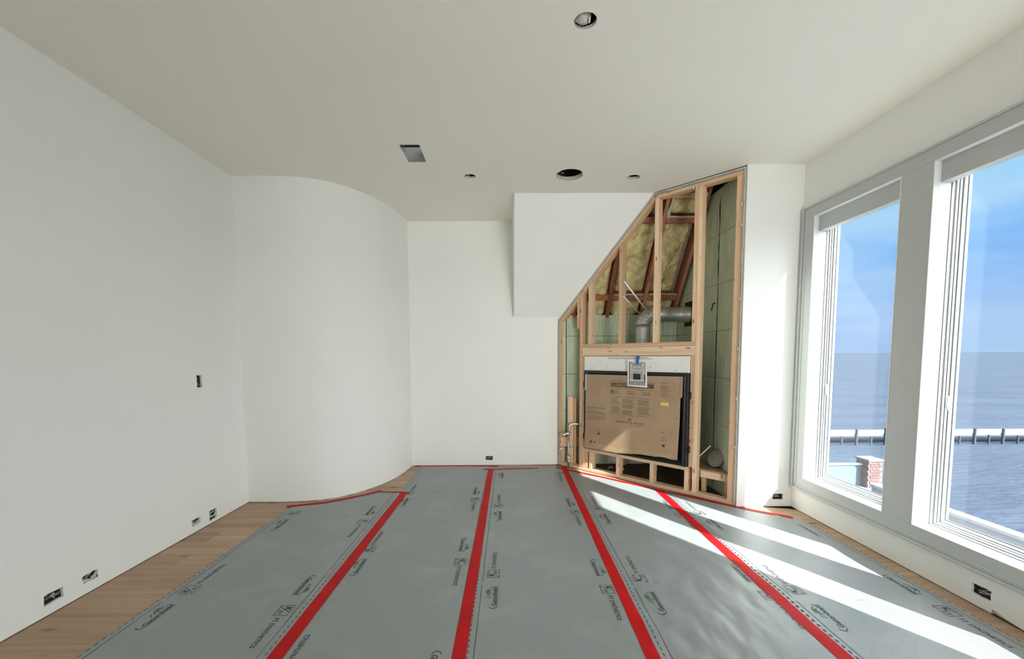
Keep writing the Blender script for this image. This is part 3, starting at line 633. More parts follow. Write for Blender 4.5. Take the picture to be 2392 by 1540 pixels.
tag(MB().add([tuple(a-sd), tuple(a+sd), tuple(b+sd), tuple(b-sd)]+[tuple(p+Vector((.002, .003, 0))) for p in (a-sd, a+sd, b+sd, b-sd)], [(0, 1, 2, 3), (7, 6, 5, 4), (0, 3, 7, 4), (1, 0, 4, 5), (2, 1, 5, 6), (3, 2, 6, 7)]).build('steel_strap', M['strap']), 'shorter pale steel strap below the longer one, left of the vent elbow', 'strap')

# ------------------------------------------------------------------ cardboard cover with print
cb = empty('cardboard_cover', label='brown printed cardboard cover over the fireplace front', cat='cardboard', mtx=DM)
CD = -.036
out = [(.447, 1.172), (.462, 1.176), (1.01, 1.180), (1.586, 1.186), (1.583, .985), (1.566, .98), (1.563, .70), (1.548, .345), (1.50, .338), (1.38, .352), (1.32, .338), (1.16, .336), (.86, .300), (.72, .300), (.426, .298), (.445, .50), (.450, .98), (.447, 1.172)][:-1]
mb = MB(); n_ = len(out); mb.prism([(a, b) for a, b in out], CD, CD+.004); cb = mb.build('panel', M['card'], cb)
MB().prism([(.446, 1.178), (.462, 1.178), (.458, .99), (.440, .985)], CD-.006, CD-.001).build('torn_flap', M['facing'], cb)
MB().prism([(1.566, 1.175), (1.587, 1.178), (1.583, .975), (1.562, .975)], CD-.006, CD-.001).build('folded_flap', M['card'], cb)
MB().prism([(.56, .378), (.86, .355), (1.18, .395), (1.52, .385), (1.525, .352), (1.15, .342), (.84, .306), (.60, .312)], CD-.0012, CD-.0004).build('packing_tape', M['clear_tape'], cb)
DP = CD-.0008
def put2d(mb, VF, s, z, d, M2=None):
    V, F = VF; mb.add([(s+v[0], d, z+v[1]) for v in V], F)
mb = MB(); mb.quad((.788, DP, 1.048), (1.29, DP, 1.048), (1.29, DP, 1.094), (.788, DP, 1.094)); mb.build('warning_banner', M['brown_ink'], cb)
mb = MB(); put2d(mb, text2d('WARNING: AVERTISSEMENT: ADVERTENCIA', .40, .020, .02), .84, 1.061, DP-.0005)
V, F = stroke([(.805, 1.058), (.818, 1.084), (.831, 1.058), (.805, 1.058)], .004); mb.add([(a, DP-.0005, b) for a, b in V], F)
mb.build('banner_lettering', M['card'], cb)['kind'] = 'stuff'
mb = MB(); rnd = random.Random(8)
put2d(mb, text2d('Risk of Fire', .085, .013, .01), .845, 1.026, DP); put2d(mb, text2d("Risque d'incendie", .13, .013, .01), .95, 1.026, DP); put2d(mb, text2d('Riesgo de incendio', .15, .013, .01), 1.12, 1.020, DP)
for (sa, sb, w_) in ((.80, .90, .085), (.935, 1.07, .125), (1.115, 1.26, .13)):
    put2d(mb, text2d({.80: 'WARNING', .935: 'AVERTISSEMENT', 1.115: 'ADVERTENCIA'}[sa], w_, .009, .01), sa+.02, .935-(.005 if sa > 1 else 0), DP)
    V, F = stroke([(sa+.002, .935), (sa+.008, .945), (sa+.014, .935), (sa+.002, .935)], .002); mb.add([(a, DP, b) for a, b in V], F)
mb.build('cover_headings', M['brown_ink'], cb)['kind'] = 'stuff'
mb = MB()
for (sa, sb) in ((.800, .905), (.935, 1.08), (1.115, 1.265)):
    for z in (1.004, .996, .982, .975): textline(mb, sa+.05, sb-.01, z, .0032, DP, rnd, .004)
    z = .915
    while z > .745:
        if rnd.random() > .18: textline(mb, sa, sb-rnd.uniform(0, .04), z, .0034, DP, rnd, .004)
        z -= .0088
textline(mb, .79, .93, 1.118, .005, DP, rnd, .005); textline(mb, .785, 1.31, 1.103, .005, DP, rnd, .005); textline(mb, 1.24, 1.28, 1.120, .004, DP, rnd)
for z in (1.118, 1.108, 1.085, 1.074, 1.064, 1.052, 1.036, 1.022, 1.006, .992, .978): textline(mb, 1.365, 1.365+rnd.choice((.05, .085, .10, .07)), z, .0036, DP, rnd, .004)
for z, e in ((.795, .245), (.783, .255), (.771, .06), (.745, .22), (.732, .25), (.718, .26), (.690, .245), (.676, .26), (.662, .25), (.648, .18)): textline(mb, .468, .468+e, z, .0045, DP, rnd, .005)
textline(mb, 1.36, 1.415, .603, .0065, DP, rnd, .002); textline(mb, 1.52, 1.55, .765, .005, DP, rnd, .003)
textline(mb, 1.04, 1.165, .632, .0035, DP, rnd, .001)
for a in (1.04, 1.165): mb.quad((a, DP, .632), (a+.001, DP, .632), (a+.001, DP, .645), (a, DP, .645))
for cs_, cz in ((.625, .523), (1.40, .520)):
    for q in range(4): textline(mb, cs_-.028+.004*q, cs_+.034-.004*q, cz+.012*q, .003, DP, rnd, .003)
for a, b, c, d in ((.785, 1.295, .735, .7362), (.785, .7862, .735, 1.04), (1.294, 1.2952, .735, 1.04), (.915, .916, .74, .96), (1.092, 1.093, .74, .96)): mb.quad((a, DP, c), (b, DP, c), (b, DP, d), (a, DP, d))
o = mb.build('small_print', M['brown_ink'], cb); o['kind'] = 'stuff'
mb = MB(); put2d(mb, text2d('HEARTH & HOME', .325, .022, .0), .858, .652, DP)
for P_ in ([(1.012, .685), (1.02, .70), (1.014, .712), (1.026, .724)], [(1.030, .685), (1.036, .698), (1.033, .708)], [(1.004, .685), (1.004, .692)]):
    V, F = stroke(P_, [.006, .009, .006, .001][:len(P_)]); mb.add([(a, DP, b) for a, b in V], F)
mb.build('maker_lettering', M['ink'], cb)
mb = MB()
V, F = stroke([(.812, .965), (.796, .975), (.794, .993), (.806, 1.012), (.808, 1.03)], [.004, .01, .014, .012, .001]); mb.add([(a, DP, b) for a, b in V], F)
V, F = stroke([(.812, .965), (.829, .974), (.830, .992), (.820, 1.005), (.822, 1.015)], [.004, .010, .013, .008, .001]); mb.add([(a, DP, b) for a, b in V], F)
mb.build('flame_symbol', M['ink'], cb)
for s_, z_ in ((.633, .492), (.525, .382), (.577, .376), (1.403, .468), (1.503, .362)): MB().box(s_-.013, s_+.013, CD-.001, CD-.0002, z_-.013, z_+.013).build('printed_square', M['ink'], cb)
MB().box(1.368, 1.450, CD-.0015, CD-.0003, .882, .915).build('yellow_label', M['yellow'], cb, loc=None)['label'] = 'small yellow label'
# taped picture
pp = empty('printed_picture', label='small black-and-white picture print hung by blue tape over the fireplace', cat='picture', mtx=DM)
PD = CD-.012
MB().prism([(.992, 1.345), (1.213, 1.335), (1.222, 1.058), (.996, 1.066)], PD, PD+.0012).build('paper', M['photo_white'], pp); pp = pp.children[0]
def pq(a, b, c, d, m, nm, k): MB().quad((a, PD-.0004*k, c), (b, PD-.0004*k, c), (b, PD-.0004*k, d), (a, PD-.0004*k, d)).build(nm, M[m], pp)
pq(1.012, 1.200, 1.076, 1.328, 'photo_light', 'picture_wall', 1)
pq(1.012, 1.021, 1.076, 1.328, 'photo_dark', 'picture_edge', 2); pq(1.186, 1.200, 1.08, 1.195, 'photo_dark', 'picture_edge', 2); pq(1.190, 1.200, 1.20, 1.328, 'photo_mid', 'picture_edge', 2)
pq(1.014, 1.196, 1.078, 1.128, 'photo_mid', 'picture_floor', 2); pq(1.018, 1.190, 1.128, 1.136, 'photo_white', 'picture_hearth', 2)
pq(1.040, 1.166, 1.137, 1.224, 'photo_mid', 'picture_mantel', 2); pq(1.050, 1.156, 1.137, 1.212, 'photo_light', 'picture_mantel', 3); pq(1.060, 1.147, 1.137, 1.203, 'photo_dark', 'picture_firebox', 4)
mb = MB()
for P_, w_ in (([(1.06, 1.30), (1.06, 1.252), (1.148, 1.252), (1.148, 1.30)], .004), ([(1.06, 1.292), (1.148, 1.292)], .004), ([(1.104, 1.315), (1.104, 1.254)], .003), ([(1.018, 1.326), (1.045, 1.312), (1.085, 1.304), (1.125, 1.304), (1.155, 1.313), (1.172, 1.328)], .005)):
    V, F = stroke(P_, w_); mb.add([(a, PD-.0016, b) for a, b in V], F)
mb.build('picture_linework', M['photo_dark'], pp)
bt = tag(MB().prism([(1.088, 1.312), (1.122, 1.308), (1.134, 1.392), (1.100, 1.392)], PD-.004, PD-.002).build('blue_tape', M['bluetape']), 'short strip of blue masking tape holding the picture print', 'tape'); bt.matrix_world = DM

# ------------------------------------------------------------------ left bay: post, gas pipe
po = tag(MB().box(0, .072, 0, .03, 0, .88).build('short_post', M['pale_stud'], bevel=.0015, loc=(.738, 5.06, 0)), 'short upright board in the left bay behind the gas valve', 'post')
po2 = tag(MB().box(0, .025, 0, .09, 0, .87).build('short_post', M['stud'], bevel=.0015, loc=(.812, 5.02, 0)), 'narrow dark board edge right of the short upright post', 'post')
tag(MB().box(.64, .93, 5.085, 5.115, .24, .36).build('nailing_block', M['stud'], bevel=.0015), 'horizontal scrap board across the left bay behind the pipe', 'board')
gp = empty('gas_valve', label='metal gas pipe with valve and elbow fittings in the left bay', cat='pipe')
gx, gy = .735, 4.965
MB().tube([(gx, gy, .0), (gx, gy, .43)], .011, 10).build('riser', M['pipe'], gp, smooth=True)
MB().tube([(gx, gy, .06), (gx, gy, .08), (gx, gy, .10), (gx, gy, .12), (gx, gy, .14), (gx, gy, .16)], .02, 12, radii=[.018, .024, .018, .025, .025, .016]).build('union_nut', M['pipe'], gp, smooth=True)
MB().tube([(gx, gy, .26), (gx+.03, gy-.01, .263), (gx+.05, gy-.01, .262)], .011, 10).build('side_branch', M['pipe'], gp, smooth=True)
MB().tube([(gx+.02, gy, .43), (gx, gy, .435), (gx-.03, gy, .43), (gx-.06, gy-.01, .42), (gx-.10, gy-.01, .42)], .015, 10, radii=[.014, .019, .013, .017, .019]).build('valve_body', M['pipe'], gp, smooth=True)
MB().tube([(gx, gy, .43), (gx+.005, gy, .50), (gx+.02, gy, .54), (gx+.06, gy, .555), (gx+.10, gy, .55), (gx+.15, gy, .545)], .015, 10, radii=[.015, .019, .020, .015, .019, .017]).build('elbow', M['pipe'], gp, smooth=True)
tag(MB().tube([(.62, 5.0, .21), (.66, 5.0, .24), (.67, 5.02, .24)], .01, 6).build('pipe_stub', M['white_plastic'], smooth=True), 'white plastic stub behind the leftmost stud', 'pipe')
tag(MB().tube([(.93, 4.88, .012), (1.05, 4.86, .012), (1.2, 4.75, .012)], .006, 6).build('conduit', M['pipe'], smooth=True), 'thin pale conduit lying on the chase floor under the fireplace', 'conduit')
rnd = random.Random(14)
for (a, b, q, lb) in ((1.30, 4.80, 1.0, 'larger crumpled pale scrap on the dark floor under the fireplace, middle gap'), (1.21, 4.86, .7, 'smaller crumpled pale scrap on the dark floor beside the larger one')):
    tag(MB().tube([(a, b, .01), (a+.03*q, b+.02, .035*q), (a+.05*q, b-.01, .05*q), (a+.08*q, b, .012)], .014, 7, radii=[.010, .022*q, .026*q, .008]).build('scrap', M['facing'], smooth=True), lb, 'scrap', 'scraps under the fireplace')

# ------------------------------------------------------------------ floor protection sheets, tape and print
def wr_(x, y):
    """height of the sheets above the planks"""
    p = Vector((x, y, 0)); h = .004+.0012*noise.noise(p*3.0)+.0008*noise.noise(p*9)
    k = max(0, 1-((x-1.15)/.75)**2)*max(0, min(1, (3.3-y)/1.2))
    if k > 0:
        q = noise.noise(Vector((x*1.2, y*1.2, 4)))
        h += k*.006*(1+math.sin((x*1.0+y*.30)*34+q*9))*(.45+.55*noise.noise(Vector((x*2.2, y*2.2, 9))))
        h += k*.0065*(1+noise.noise(Vector((x*11-y*2, y*3.2, 2))))+k*.003*(1+noise.noise(Vector((x*24, y*9, 6))))
    k2 = max(0, 1-((x-2.05)/.55)**2)*max(0, min(1, (3.4-y)/.8))
    h += k2*.0035*(1+math.sin((x*.5+y)*11+3*noise.noise(p*1.5)))
    return max(h, .0025)
SHEETS = [('A', -2.033, -1.105, [(-2.033, 3.692), (-1.77, 3.79), (-1.51, 3.965), (-1.34, 4.12), (-1.105, 4.07)], 'grey woven floor sheet nearest the white left wall', -1.93, -1.25, 2.119, 2.393),
          ('B', -1.135, -.242, [(-1.135, 5.07), (-.242, 5.05)], 'grey woven floor sheet second from the left wall, ending at the back wall', -1.02, -.34, 2.615, 2.907),
          ('C', -.236, .660, [(-.236, 4.90), (.35, 4.93), (.56, 4.975), (.66, 4.90)], 'grey woven floor sheet in the middle between the second and third tape lines', -.107, .577, 2.266, 2.562),
          ('D', .664, 1.532, [(.664, 4.885), (1.27, 4.345), (1.532, 4.09)], 'rippled grey floor sheet in front of the fireplace', .81, 1.49, 2.183, 2.479),
          ('E', 1.536, 2.468, [(1.536, 4.08), (1.864, 3.815), (2.075, 3.610), (2.414, 3.350), (2.468, 3.32)], 'grey woven floor sheet along the windows, striped by sunlight', 1.678, 2.375, 2.047, 2.336)]
def interp(P, x):
    for a, b in zip(P, P[1:]):
        if x <= b[0]: t = (x-a[0])/(b[0]-a[0]) if b[0] > a[0] else 0; return a[1]+(b[1]-a[1])*max(0, t)
    return P[-1][1]
Y0S = .6; PER = 1.19
def flat_on(name, V2, F, parent, m, lift=.0009, base=None):
    me = bpy.data.meshes.new(name); me.from_pydata([(x, y, wr_(x, y)+lift) for x, y in V2], [], F); me.update()
    return link(name, me, m, parent)
def place(V, x, y, left):
    """lettering frame (u reading, v up) on the floor: left-edge print reads away from the camera"""
    if left: return [(x-v, y+u) for u, v in V]
    return [(x+v, y-u) for u, v in V]
GTX = text2d('Gatorshield', .185, .030, .02); STX = text2d('FT SYNTHETICS', .222, .026, .012); KTX = text2d('K', .030, .034, .05); FTX = text2d('FT', .034, .026, .01)
TAGL = text2d('PROTECTION FOR YOUR FLOORS', .15, .0055)
def prints(parent, px, g, left, ylim0, ylimf, xe):
    k = -1
    while k < 4:
        gy = g+(k*PER); k += 1
        sg = 1 if left else -1
        if gy-.7 > 5.1: break
        def ok(y_): return ylim0 < y_ < ylimf(px)-.1
        if ok(gy-.1) and ok(gy+.1):
            V, F = GTX; flat_on('printed_name', place([(u-.09, v-.030) for u, v in V], px, gy, left), F, parent, M['ink'])
            V, F = stroke([(-.085, -.036), (.10, -.036)], .0022); flat_on('printed_rule', place(V, px, gy, left), F, parent, M['grey_ink'])
            V2, F2 = [], []
            for P_, w_ in (([(-.085, -.034), (-.105, -.026), (-.115, -.010), (-.110, .006), (-.092, .016)], [.002, .007, .009, .006, .001]),
                           ([(-.02, .004), (-.008, .016), (.002, .028), (.012, .020)], [.003, .006, .005, .002]), ([(.004, .002), (.016, .018), (.034, .032), (.054, .034), (.072, .022), (.080, .008)], [.002, .007, .009, .008, .006, .002]),
                           ([(.026, .006), (.036, .018), (.050, .022), (.058, .014), (.062, .004)], [.002, .010, .015, .008, .002]), ([(.086, .014), (.096, .006), (.100, -.002)], [.004, .005, .001])):
                v, f = stroke(P_, w_); n0 = len(V2); V2 += v; F2 += [tuple(n0+i for i in q) for q in f]
            flat_on('printed_emblem', place(V2, px, gy, left), F2, parent, M['green_ink'])
        by = gy+sg*.243
        if ok(by-.05) and ok(by+.05):
            V2, F2 = [], []
            a, b = .044, .037
            for P_, w_ in (([(-a, -b), (a, -b), (a, b), (-a, b), (-a, -b)], .0042), ([(-a+.012, -b+.004), (a-.030, b-.004)], .0035)):
                v, f = stroke(P_, w_); n0 = len(V2); V2 += v; F2 += [tuple(n0+i for i in q) for q in f]
            for (V, F), (du, dv) in ((KTX, (-.030, -.004)), (FTX, (.002, -.030))):
                n0 = len(V2); V2 += [(u+du, v+dv) for u, v in V]; F2 += [tuple(n0+i for i in q) for q in F]
            flat_on('printed_box_mark', place(V2, px, by, left), F2, parent, M['ink'])
            v, f = stroke([(-.03, b+.016), (.03, b+.016)], .0035); flat_on('printed_rule', place(v, px, by, left), f, parent, M['grey_ink'])
        ty = gy+sg*.308
        if ok(ty) and ok(ty+sg*.225):
            V, F = STX; flat_on('printed_words', place([(u, v-.013) for u, v in V], px, ty, left), F, parent, M['ink'])
    # dashed and solid guide lines
    sd = -1 if left else 1
    V2, F2 = [], []; y_ = ylim0+.02; xx = px+sd*.097
    while y_ < ylimf(xx)-.05:
        n0 = len(V2); V2 += [(xx-.0022, y_), (xx+.0022, y_), (xx+.0022, y_+.02), (xx-.0022, y_+.02)]; F2.append((n0, n0+1, n0+2, n0+3)); y_ += .0385
    o = flat_on('printed_dashes', V2, F2, parent, M['ink']); o['kind'] = 'stuff'
    xx = px+sd*.066; ys = [ylim0+.02]
    while ys[-1] < ylimf(xx)-.06: ys.append(ys[-1]+.03)
    V2 = []; F2 = []
    for i, y_ in enumerate(ys):
        w_ = .0012+.0006*(noise.noise(Vector((px*9, y_*2, 1)))+.3); V2 += [(xx-w_, y_), (xx+w_, y_)]
        if i and not (abs((y_-g-.15) % PER) < .03): F2.append((2*i-2, 2*i-1, 2*i+1, 2*i))
    flat_on('printed_line', V2, F2, parent, M['ink'])
for (nm, xa, xb, top, lab, pl, pr, gl, gr) in SHEETS:
    nx = 70; V = []; F = []; ny = 260
    for j in range(ny+1):
        for i in range(nx+1):
            x = xa+(xb-xa)*i/nx; yt = interp(top, x); y = Y0S+(yt-Y0S)*j/ny; V.append((x, y, wr_(x, y)))
    for j in range(ny):
        for i in range(nx): a = j*(nx+1)+i; F.append((a, a+1, a+nx+2, a+nx+1))
    me = bpy.data.meshes.new('floor_sheet'); me.from_pydata(V, [], F); me.update()
    o = link('floor_sheet', me, M['sheet'], smooth=True); tag(o, lab, 'floor sheet', 'woven floor protection sheets')
    f_ = (lambda tp: (lambda x: interp(tp, x)))(top)
    prints(o, pl, gl, True, Y0S, f_, xa); prints(o, pr, gr, False, Y0S, f_, xb)
    V, F = text2d('11/28/21', .058, .009)
    for (dx, dy) in {'A': [(-1.67, 2.39), (-1.67, 3.57)], 'B': [(-.76, 2.894), (-.74, 4.08)], 'C': [(.30, 2.29), (.28, 3.50), (.25, 4.66)], 'D': [(1.08, 2.47), (1.1, 3.66)], 'E': [(2.0, 2.2), (2.0, 3.2)]}[nm]:
        flat_on('printed_date', [(dx+.03-u, dy-v) for u, v in V], F, o, M['grey_ink'])
def tape_strip(P, w, label, seed=1, ragg=.002, lift=.0016, name='red_tape'):
    rnd = random.Random(seed); Q = []
    for a, b in zip(P, P[1:]):
        l = math.hypot(b[0]-a[0], b[1]-a[1]); k = max(1, int(l/.02))
        for i in range(k): t = i/k; Q.append((a[0]+(b[0]-a[0])*t, a[1]+(b[1]-a[1])*t))
    Q.append(P[-1]); V = []; F = []; NW = 5
    for i, q in enumerate(Q):
        a = Q[max(i-1, 0)]; b = Q[min(i+1, len(Q)-1)]; dx, dy = b[0]-a[0], b[1]-a[1]; l = math.hypot(dx, dy); nx, ny = -dy/l, dx/l
        j0 = ragg*noise.noise(Vector((i*.11, seed*5, 0))); j1 = ragg*noise.noise(Vector((i*.11, seed*9, 3)))
        for k in range(NW):
            t = k/(NW-1)-.5; x = q[0]+nx*(t*w+(j0 if t < 0 else j1)); y = q[1]+ny*(t*w+(j0 if t < 0 else j1))
            V.append((x, y, wr_(x, y)+lift+.0006*(1-abs(2*t))*(1+noise.noise(Vector((x*40, y*15, seed))))))
    for i in range(len(Q)-1):
        for k in range(NW-1): a = i*NW+k; F.append((a, a+1, a+NW+1, a+NW))
    me = bpy.data.meshes.new(name); me.from_pydata(V, [], F); me.update()
    o = link(name, me, M['tape'], smooth=True); tag(o, label, 'tape', 'red seam tape on the floor'); return o
tape_strip([(-1.100, .6), (-1.098, 1.8), (-1.090, 2.9), (-1.083, 4.09)], .074, 'long red tape seam nearest the left wall, ending by the curved wall', 1)
tape_strip([(-.243, .6), (-.242, 1.8), (-.236, 3.4), (-.232, 4.92)], .066, 'long red tape seam running to the back wall under its small outlet', 2)
tape_strip([(.655, .6), (.656, 1.8), (.668, 3.4), (.674, 5.0)], .068, 'long red tape seam meeting the left end of the stud wall', 3)
tape_strip([(1.530, .6), (1.529, 1.8), (1.532, 3.0), (1.536, 4.09)], .074, 'long red tape seam crossing the sunlit stripes to the fireplace', 4, .004)
tape_strip([(-2.085, 3.705), (-1.77, 3.80), (-1.51, 3.975), (-1.34, 4.13)], .05, 'curved red tape along the foot of the curved wall', 5, .006, .0022)
tape_strip([(-1.40, 4.105), (-1.2, 4.085), (-1.03, 4.07)], .028, 'short red tape bridging the curved wall edge and the first seam', 6, .004, .0028)
tape_strip([(-1.20, 5.08), (-.6, 5.072), (-.15, 5.055)], .040, 'thin red tape along the back wall foot, left part', 7, .006, .0022)
tape_strip([(-.33, 4.895), (.0, 4.91), (.35, 4.935)], .030, 'short red tape crossing the top of the second seam', 8, .006, .003)
tape_strip([(.585, 4.965), (.69, 4.865), (.80, 4.765), (1.05, 4.55), (1.30, 4.32), (1.56, 4.07), (1.86, 3.81), (2.075, 3.615), (2.25, 3.48), (2.42, 3.355)], .044, 'long diagonal red tape along the sole plate of the stud wall', 9, .008, .003)

# ------------------------------------------------------------------ electrical boxes
def wires(parent, specs, m='wire'):
    for P_, r_ in specs: MB().tube(P_, r_, 6).build('wire', M[m], parent, smooth=True)
def ebox(w_, h_, d_, mtx, label, seed, group=None, name='outlet_box', m='boxmat'):
    """open box: local x width, y up, z into the room; mouth at z=-.002"""
    e = empty(name, mtx=mtx, label=label, cat='outlet box', group=group)
    mb = MB(); t = .003; a, b = w_/2+.002, h_/2+.002
    mb.box(-a-t, -a, -b, b, -d_, -.004); mb.box(a, a+t, -b, b, -d_, -.004); mb.box(-a-t, a+t, -b-t, -b, -d_, -.004); mb.box(-a-t, a+t, b, b+t, -d_, -.004); mb.box(-a-t, a+t, -b-t, b+t, -d_-t, -d_)
    mb.build('box_shell', M[m], e)
    rnd = random.Random(seed)
    for k in range(3):
        x0, y0 = rnd.uniform(-a*.7, a*.7), rnd.uniform(-b*.6, b*.6); P_ = [(x0, y0, -d_+.004)]
        for q in range(3): P_.append((rnd.uniform(-a*.85, a*.85), rnd.uniform(-b*.8, b*.8), -d_*(.7-.22*q)))
        MB().tube(P_, .0028, 6).build('wire', M['wire' if k < 2 else 'strap'], e, smooth=True)
    MB().box(-a, -a+.008, -.006, .006, -.012, -.009).build('screw_ear', M['strap'], e)
    return e
for i, (n_, a, b, c, d) in enumerate(LB[:4]):
    lab = ['open outlet box nearest the camera low on the left wall', 'open outlet box second nearest the camera low on the left wall', 'left one of the far pair of open boxes low on the left wall', 'tallest low open box, nearest the curved wall on the left wall'][i]
    e = ebox(b-a, d-c, .05, planem((XL, (a+b)/2, (c+d)/2), (0, 1, 0), (0, 0, 1)), lab, i+1, 'open outlet boxes')
    MB().box(-.045, .045, .004, .007, -.02, -.004).build('strap_bar', M['strap'], e) if i == 0 else None
    if i in (1, 2, 3):
        rnd = random.Random(40+i); w2 = (b-a)/2; MB().add([(-w2, .006, -.010), (0, -.012, -.003), (w2*.9, .010, -.012), (w2*.9, -.018, -.006), (0, -.022, -.004), (-w2, -.02, -.012)], [(0, 1, 4, 5), (1, 2, 3, 4)]).build('mud_flap', M['mud'], e)
a, b, c, d = LB[4][1:]
ebox(b-a, d-c, .05, planem((XL, (a+b)/2, (c+d)/2), (0, 1, 0), (0, 0, 1)), 'open switch box at chest height on the left wall', 12, name='switch_box')
ebox(.088, .049, .05, planem((-.262, YB, .0945), (1, 0, 0), (0, 0, 1)) , 'small dark outlet box low on the back wall', 13, 'open outlet boxes')
ebox(.091, .052, .05, planem((2.4655, YS, .094), (1, 0, 0), (0, 0, 1)), 'open outlet box low on the sunlit stub wall', 14, 'open outlet boxes')
ebox(.091, .056, .05, planem((XR, 2.1215, .094), (0, -1, 0), (0, 0, 1)), 'open outlet box beneath the windows', 15, 'open outlet boxes')

# ------------------------------------------------------------------ ceiling fittings
def cutout(name, loop, depth, label, cat, m='gypsum', closed=True):
    cx = sum(p[0] for p in loop)/len(loop); cy = sum(p[1] for p in loop)/len(loop); e = empty(name, (cx, cy, H), label=label, cat=cat)
    n_ = len(loop); L2 = [(x-cx, y-cy) for x, y in loop]; mb = MB()
    mb.add([(x*.996, y*.996, .0015) for x, y in L2]+[(x*.996, y*.996, depth) for x, y in L2], [(i, (i+1) % n_, (i+1) % n_+n_, i+n_) for i in range(n_)]); mb.build('rim', M[m], e, smooth=n_ > 8)
    return e, L2
e, L2 = cutout('duct_opening', SQ, .10, 'square duct opening in the ceiling, grey metal inside', 'duct opening', 'galv')
MB().box(-.11, .09, -.15, .16, .19, .2).build('duct_top', M['boxmat'], e); MB().box(-.085, .09, .02, .15, .06, .19).build('duct_step', M['galv'], e)
MB().box(-.10, -.082, -.15, .15, .02, .2).build('duct_side', M['facing'], e)
e, L2 = cutout('light_cutout', HOLES['r1'], .018, 'round ceiling cut-out with a pale lump inside, nearest the camera', 'light cut-out')
mb = MB(); V = []; F = []; nu, nv = 18, 10; 
for j in range(nv+1):
    for i in range(nu):
        th = math.pi*j/nv; ph = 2*math.pi*i/nu; d_ = Vector((math.sin(th)*math.cos(ph), math.sin(th)*math.sin(ph), math.cos(th))); r_ = .036*(1+.35*noise.noise(d_*2.2+Vector((3, 1, 2))))
        V.append((-.012+d_.x*r_*1.15, .002+d_.y*r_*1.15, .03+d_.z*r_))
for j in range(nv):
    for i in range(nu): F.append((j*nu+i, j*nu+(i+1) % nu, (j+1)*nu+(i+1) % nu, (j+1)*nu+i))
mb.add(V, F); mb.build('plug', M['mud'], e, smooth=True)
MB().tube([(.018, .03, .02), (.02, .0, -.004), (.018, -.02, .004)], .005, 6).build('wire', M['wire'], e, smooth=True)
e, L2 = cutout('light_cutout', HOLES['sl'], .018, 'small round ceiling cut-out with white wires poking out, left', 'light cut-out')
MB().tube([(-.012, .0, .08), (-.018, -.01, .02), (-.03, -.02, -.014), (-.04, -.02, -.018)], .0035, 6).build('wire', M['wire'], e, smooth=True)
MB().tube([(.006, .0, .08), (.0, -.02, .02), (-.012, -.03, -.016), (-.03, -.035, -.024)], .0035, 6).build('wire', M['wire'], e, smooth=True)
e, L2 = cutout('speaker_cutout', HOLES['big'], .038, 'largest round hole in the ceiling, black inside', 'ceiling cut-out')
MB().tube([(-.08, .06, .10), (-.065, .03, .03), (-.055, .0, .02)], .003, 6).build('wire', M['wire'], e, smooth=True)
MB().tube([(-.10, .07, .10), (-.09, .05, .05), (-.088, .03, .03)], .0025, 6).build('wire', M['wire'], e, smooth=True)
cutout('light_cutout', HOLES['sr'], .026, 'small empty oval ceiling hole nearest the diagonal framing', 'light cut-out')

# ================================================================== OUTSIDE
sea = MB(); sea.add([(-200, -30000, -5.2), (40000, -30000, -5.2), (40000, 40000, -5.2), (-200, 40000, -5.2)], [(0, 1, 2, 3)])
tag(sea.build('sea', M['water']), 'calm blue sea', 'sea', kind='structure')
mb = MB(); rnd = random.Random(1); V = []; F = []
for i in range(60):
    x = 4000+i*400; h_ = (12+10*noise.noise(Vector((i*.35, 0, 0))))*min(1, max(.1, (x-9000)/9000)); V += [(x, 16000, -6), (x, 16000, -5+h_), (x+30, 16800, -6), (x+30, 16800, -5+h_*.7)]
for i in range(59): a = 4*i; F += [(a, a+4, a+5, a+1), (a+1, a+5, a+7, a+3), (a+3, a+7, a+6, a+2)]
mb.add(V, F); tag(mb.build('far_shore', M['land']), kind='structure')
pr = empty('pier', (20, 28.8, -5.2), label='long pale pier on posts across the water', cat='pier')
MB().box(-20, 30, -.0, 1.6, .66, .78).build('deck', M['pier_deck'], pr); MB().box(-20, 30, -.04, 0, .64, .80).build('deck_edge', M['pier_deck'], pr)
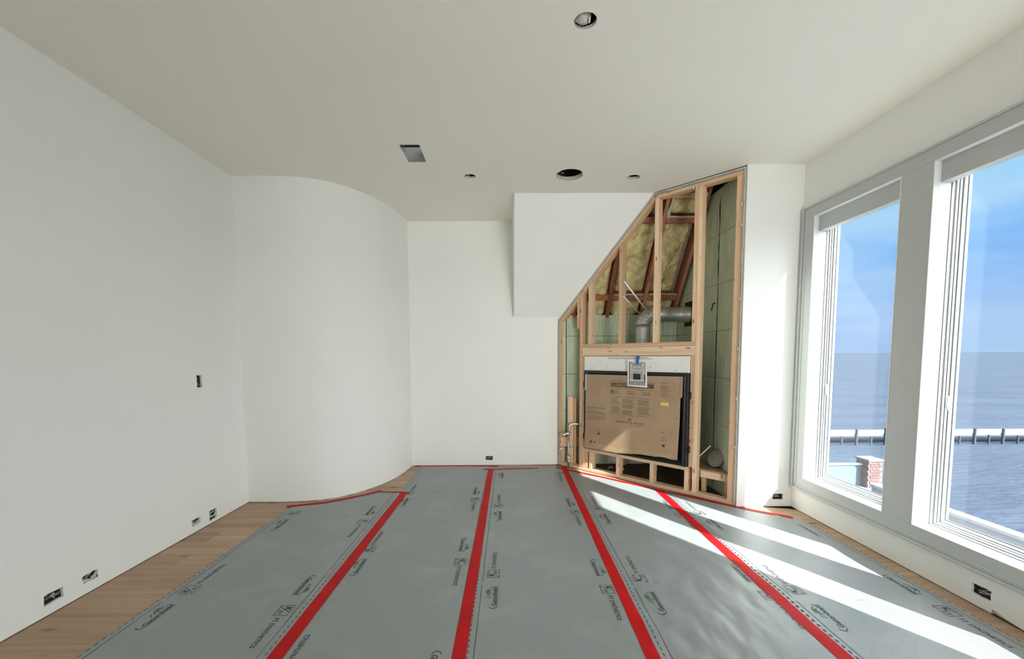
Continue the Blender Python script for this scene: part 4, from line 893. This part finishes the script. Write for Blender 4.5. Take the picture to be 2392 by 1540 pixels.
for k in range(44):
    x = -12.05+k*1.07; big = k % 2 == 0; x += .1*noise.noise(Vector((k*1.3, 0, 0)))
    hgt = 1.16 if big else .62; w_ = .085 if big else .06
    MB().tube([(x, -.10, -.6), (x, -.10, hgt+.15*noise.noise(Vector((k*.7, 2, 0))))], w_, 8).build('pile', M['pier'], pr)
par = empty('parapet', (3.74, 0, .075), label='low parapet with a white cap just outside the windows', cat='parapet')
MB().box(-.045, .045, -3, 4.05, -.03, 0).build('cap', M['roof_cap'], par, bevel=.004); MB().box(-.03, .03, -3, 4.04, -1.6, -.03).build('wall', M['render'], par)
dk = tag(MB().box(XR+.2, 3.72, -3, 4.05, -.2, -.12).build('balcony_floor', M['roof_cap']), 'narrow balcony floor hidden under the windows', 'floor', kind='structure')  # unseen; set high under the windows to bounce sunlight onto the ceiling
bp_ = empty('brick_pillar', (9.26, 10.1, -1.29), label='red brick pillar standing by the water beyond the far window', cat='pillar')
MB().box(-.19, .17, -.11, .25, -4, -.005).build('core', M['mortar'], bp_); MB().box(-.215, .19, -.14, .28, -.03, .015).build('cap', M['slab'], bp_)
bw = .10; me0 = None
for j in range(11):
    z_ = -.10-j*.072
    for i in range(4):
        x_ = -.195+i*.1+(.05 if j % 2 else 0)
        if x_ > .10: continue
        o = MB().box(0, .094, 0, .03, 0, .062).build('brick', M['brick'], bp_, loc=(x_, -.125, z_)) if me0 is None else None
        if o is None: o = bpy.data.objects.new('brick', me0); COL.objects.link(o); o.parent = bp_; o.location = (x_, -.125, z_)
        else: me0 = o.data
    o = bpy.data.objects.new('brick', me0); COL.objects.link(o); o.parent = bp_; o.location = (-.205, .22, z_); o.rotation_euler = (0, 0, -math.pi/2); o.scale = (3.4, .6, 1)
rl = empty('waterside_rail', (7.6, 10.2, -1.42), label='white rail and grey panel running left from the brick pillar', cat='railing')
MB().box(-3, 1.5, -.05, .05, -.035, 0).build('top_rail', M['roof_cap'], rl); MB().box(-3, 1.5, -.02, .02, -3.6, -.035).build('panel', M['panel'], rl)
tag(MB().box(7.9, 9.7, 9.55, 10.9, -2.4, -2.0).build('terrace_slab', M['slab']), 'pale slab at the foot of the brick pillar', 'slab')
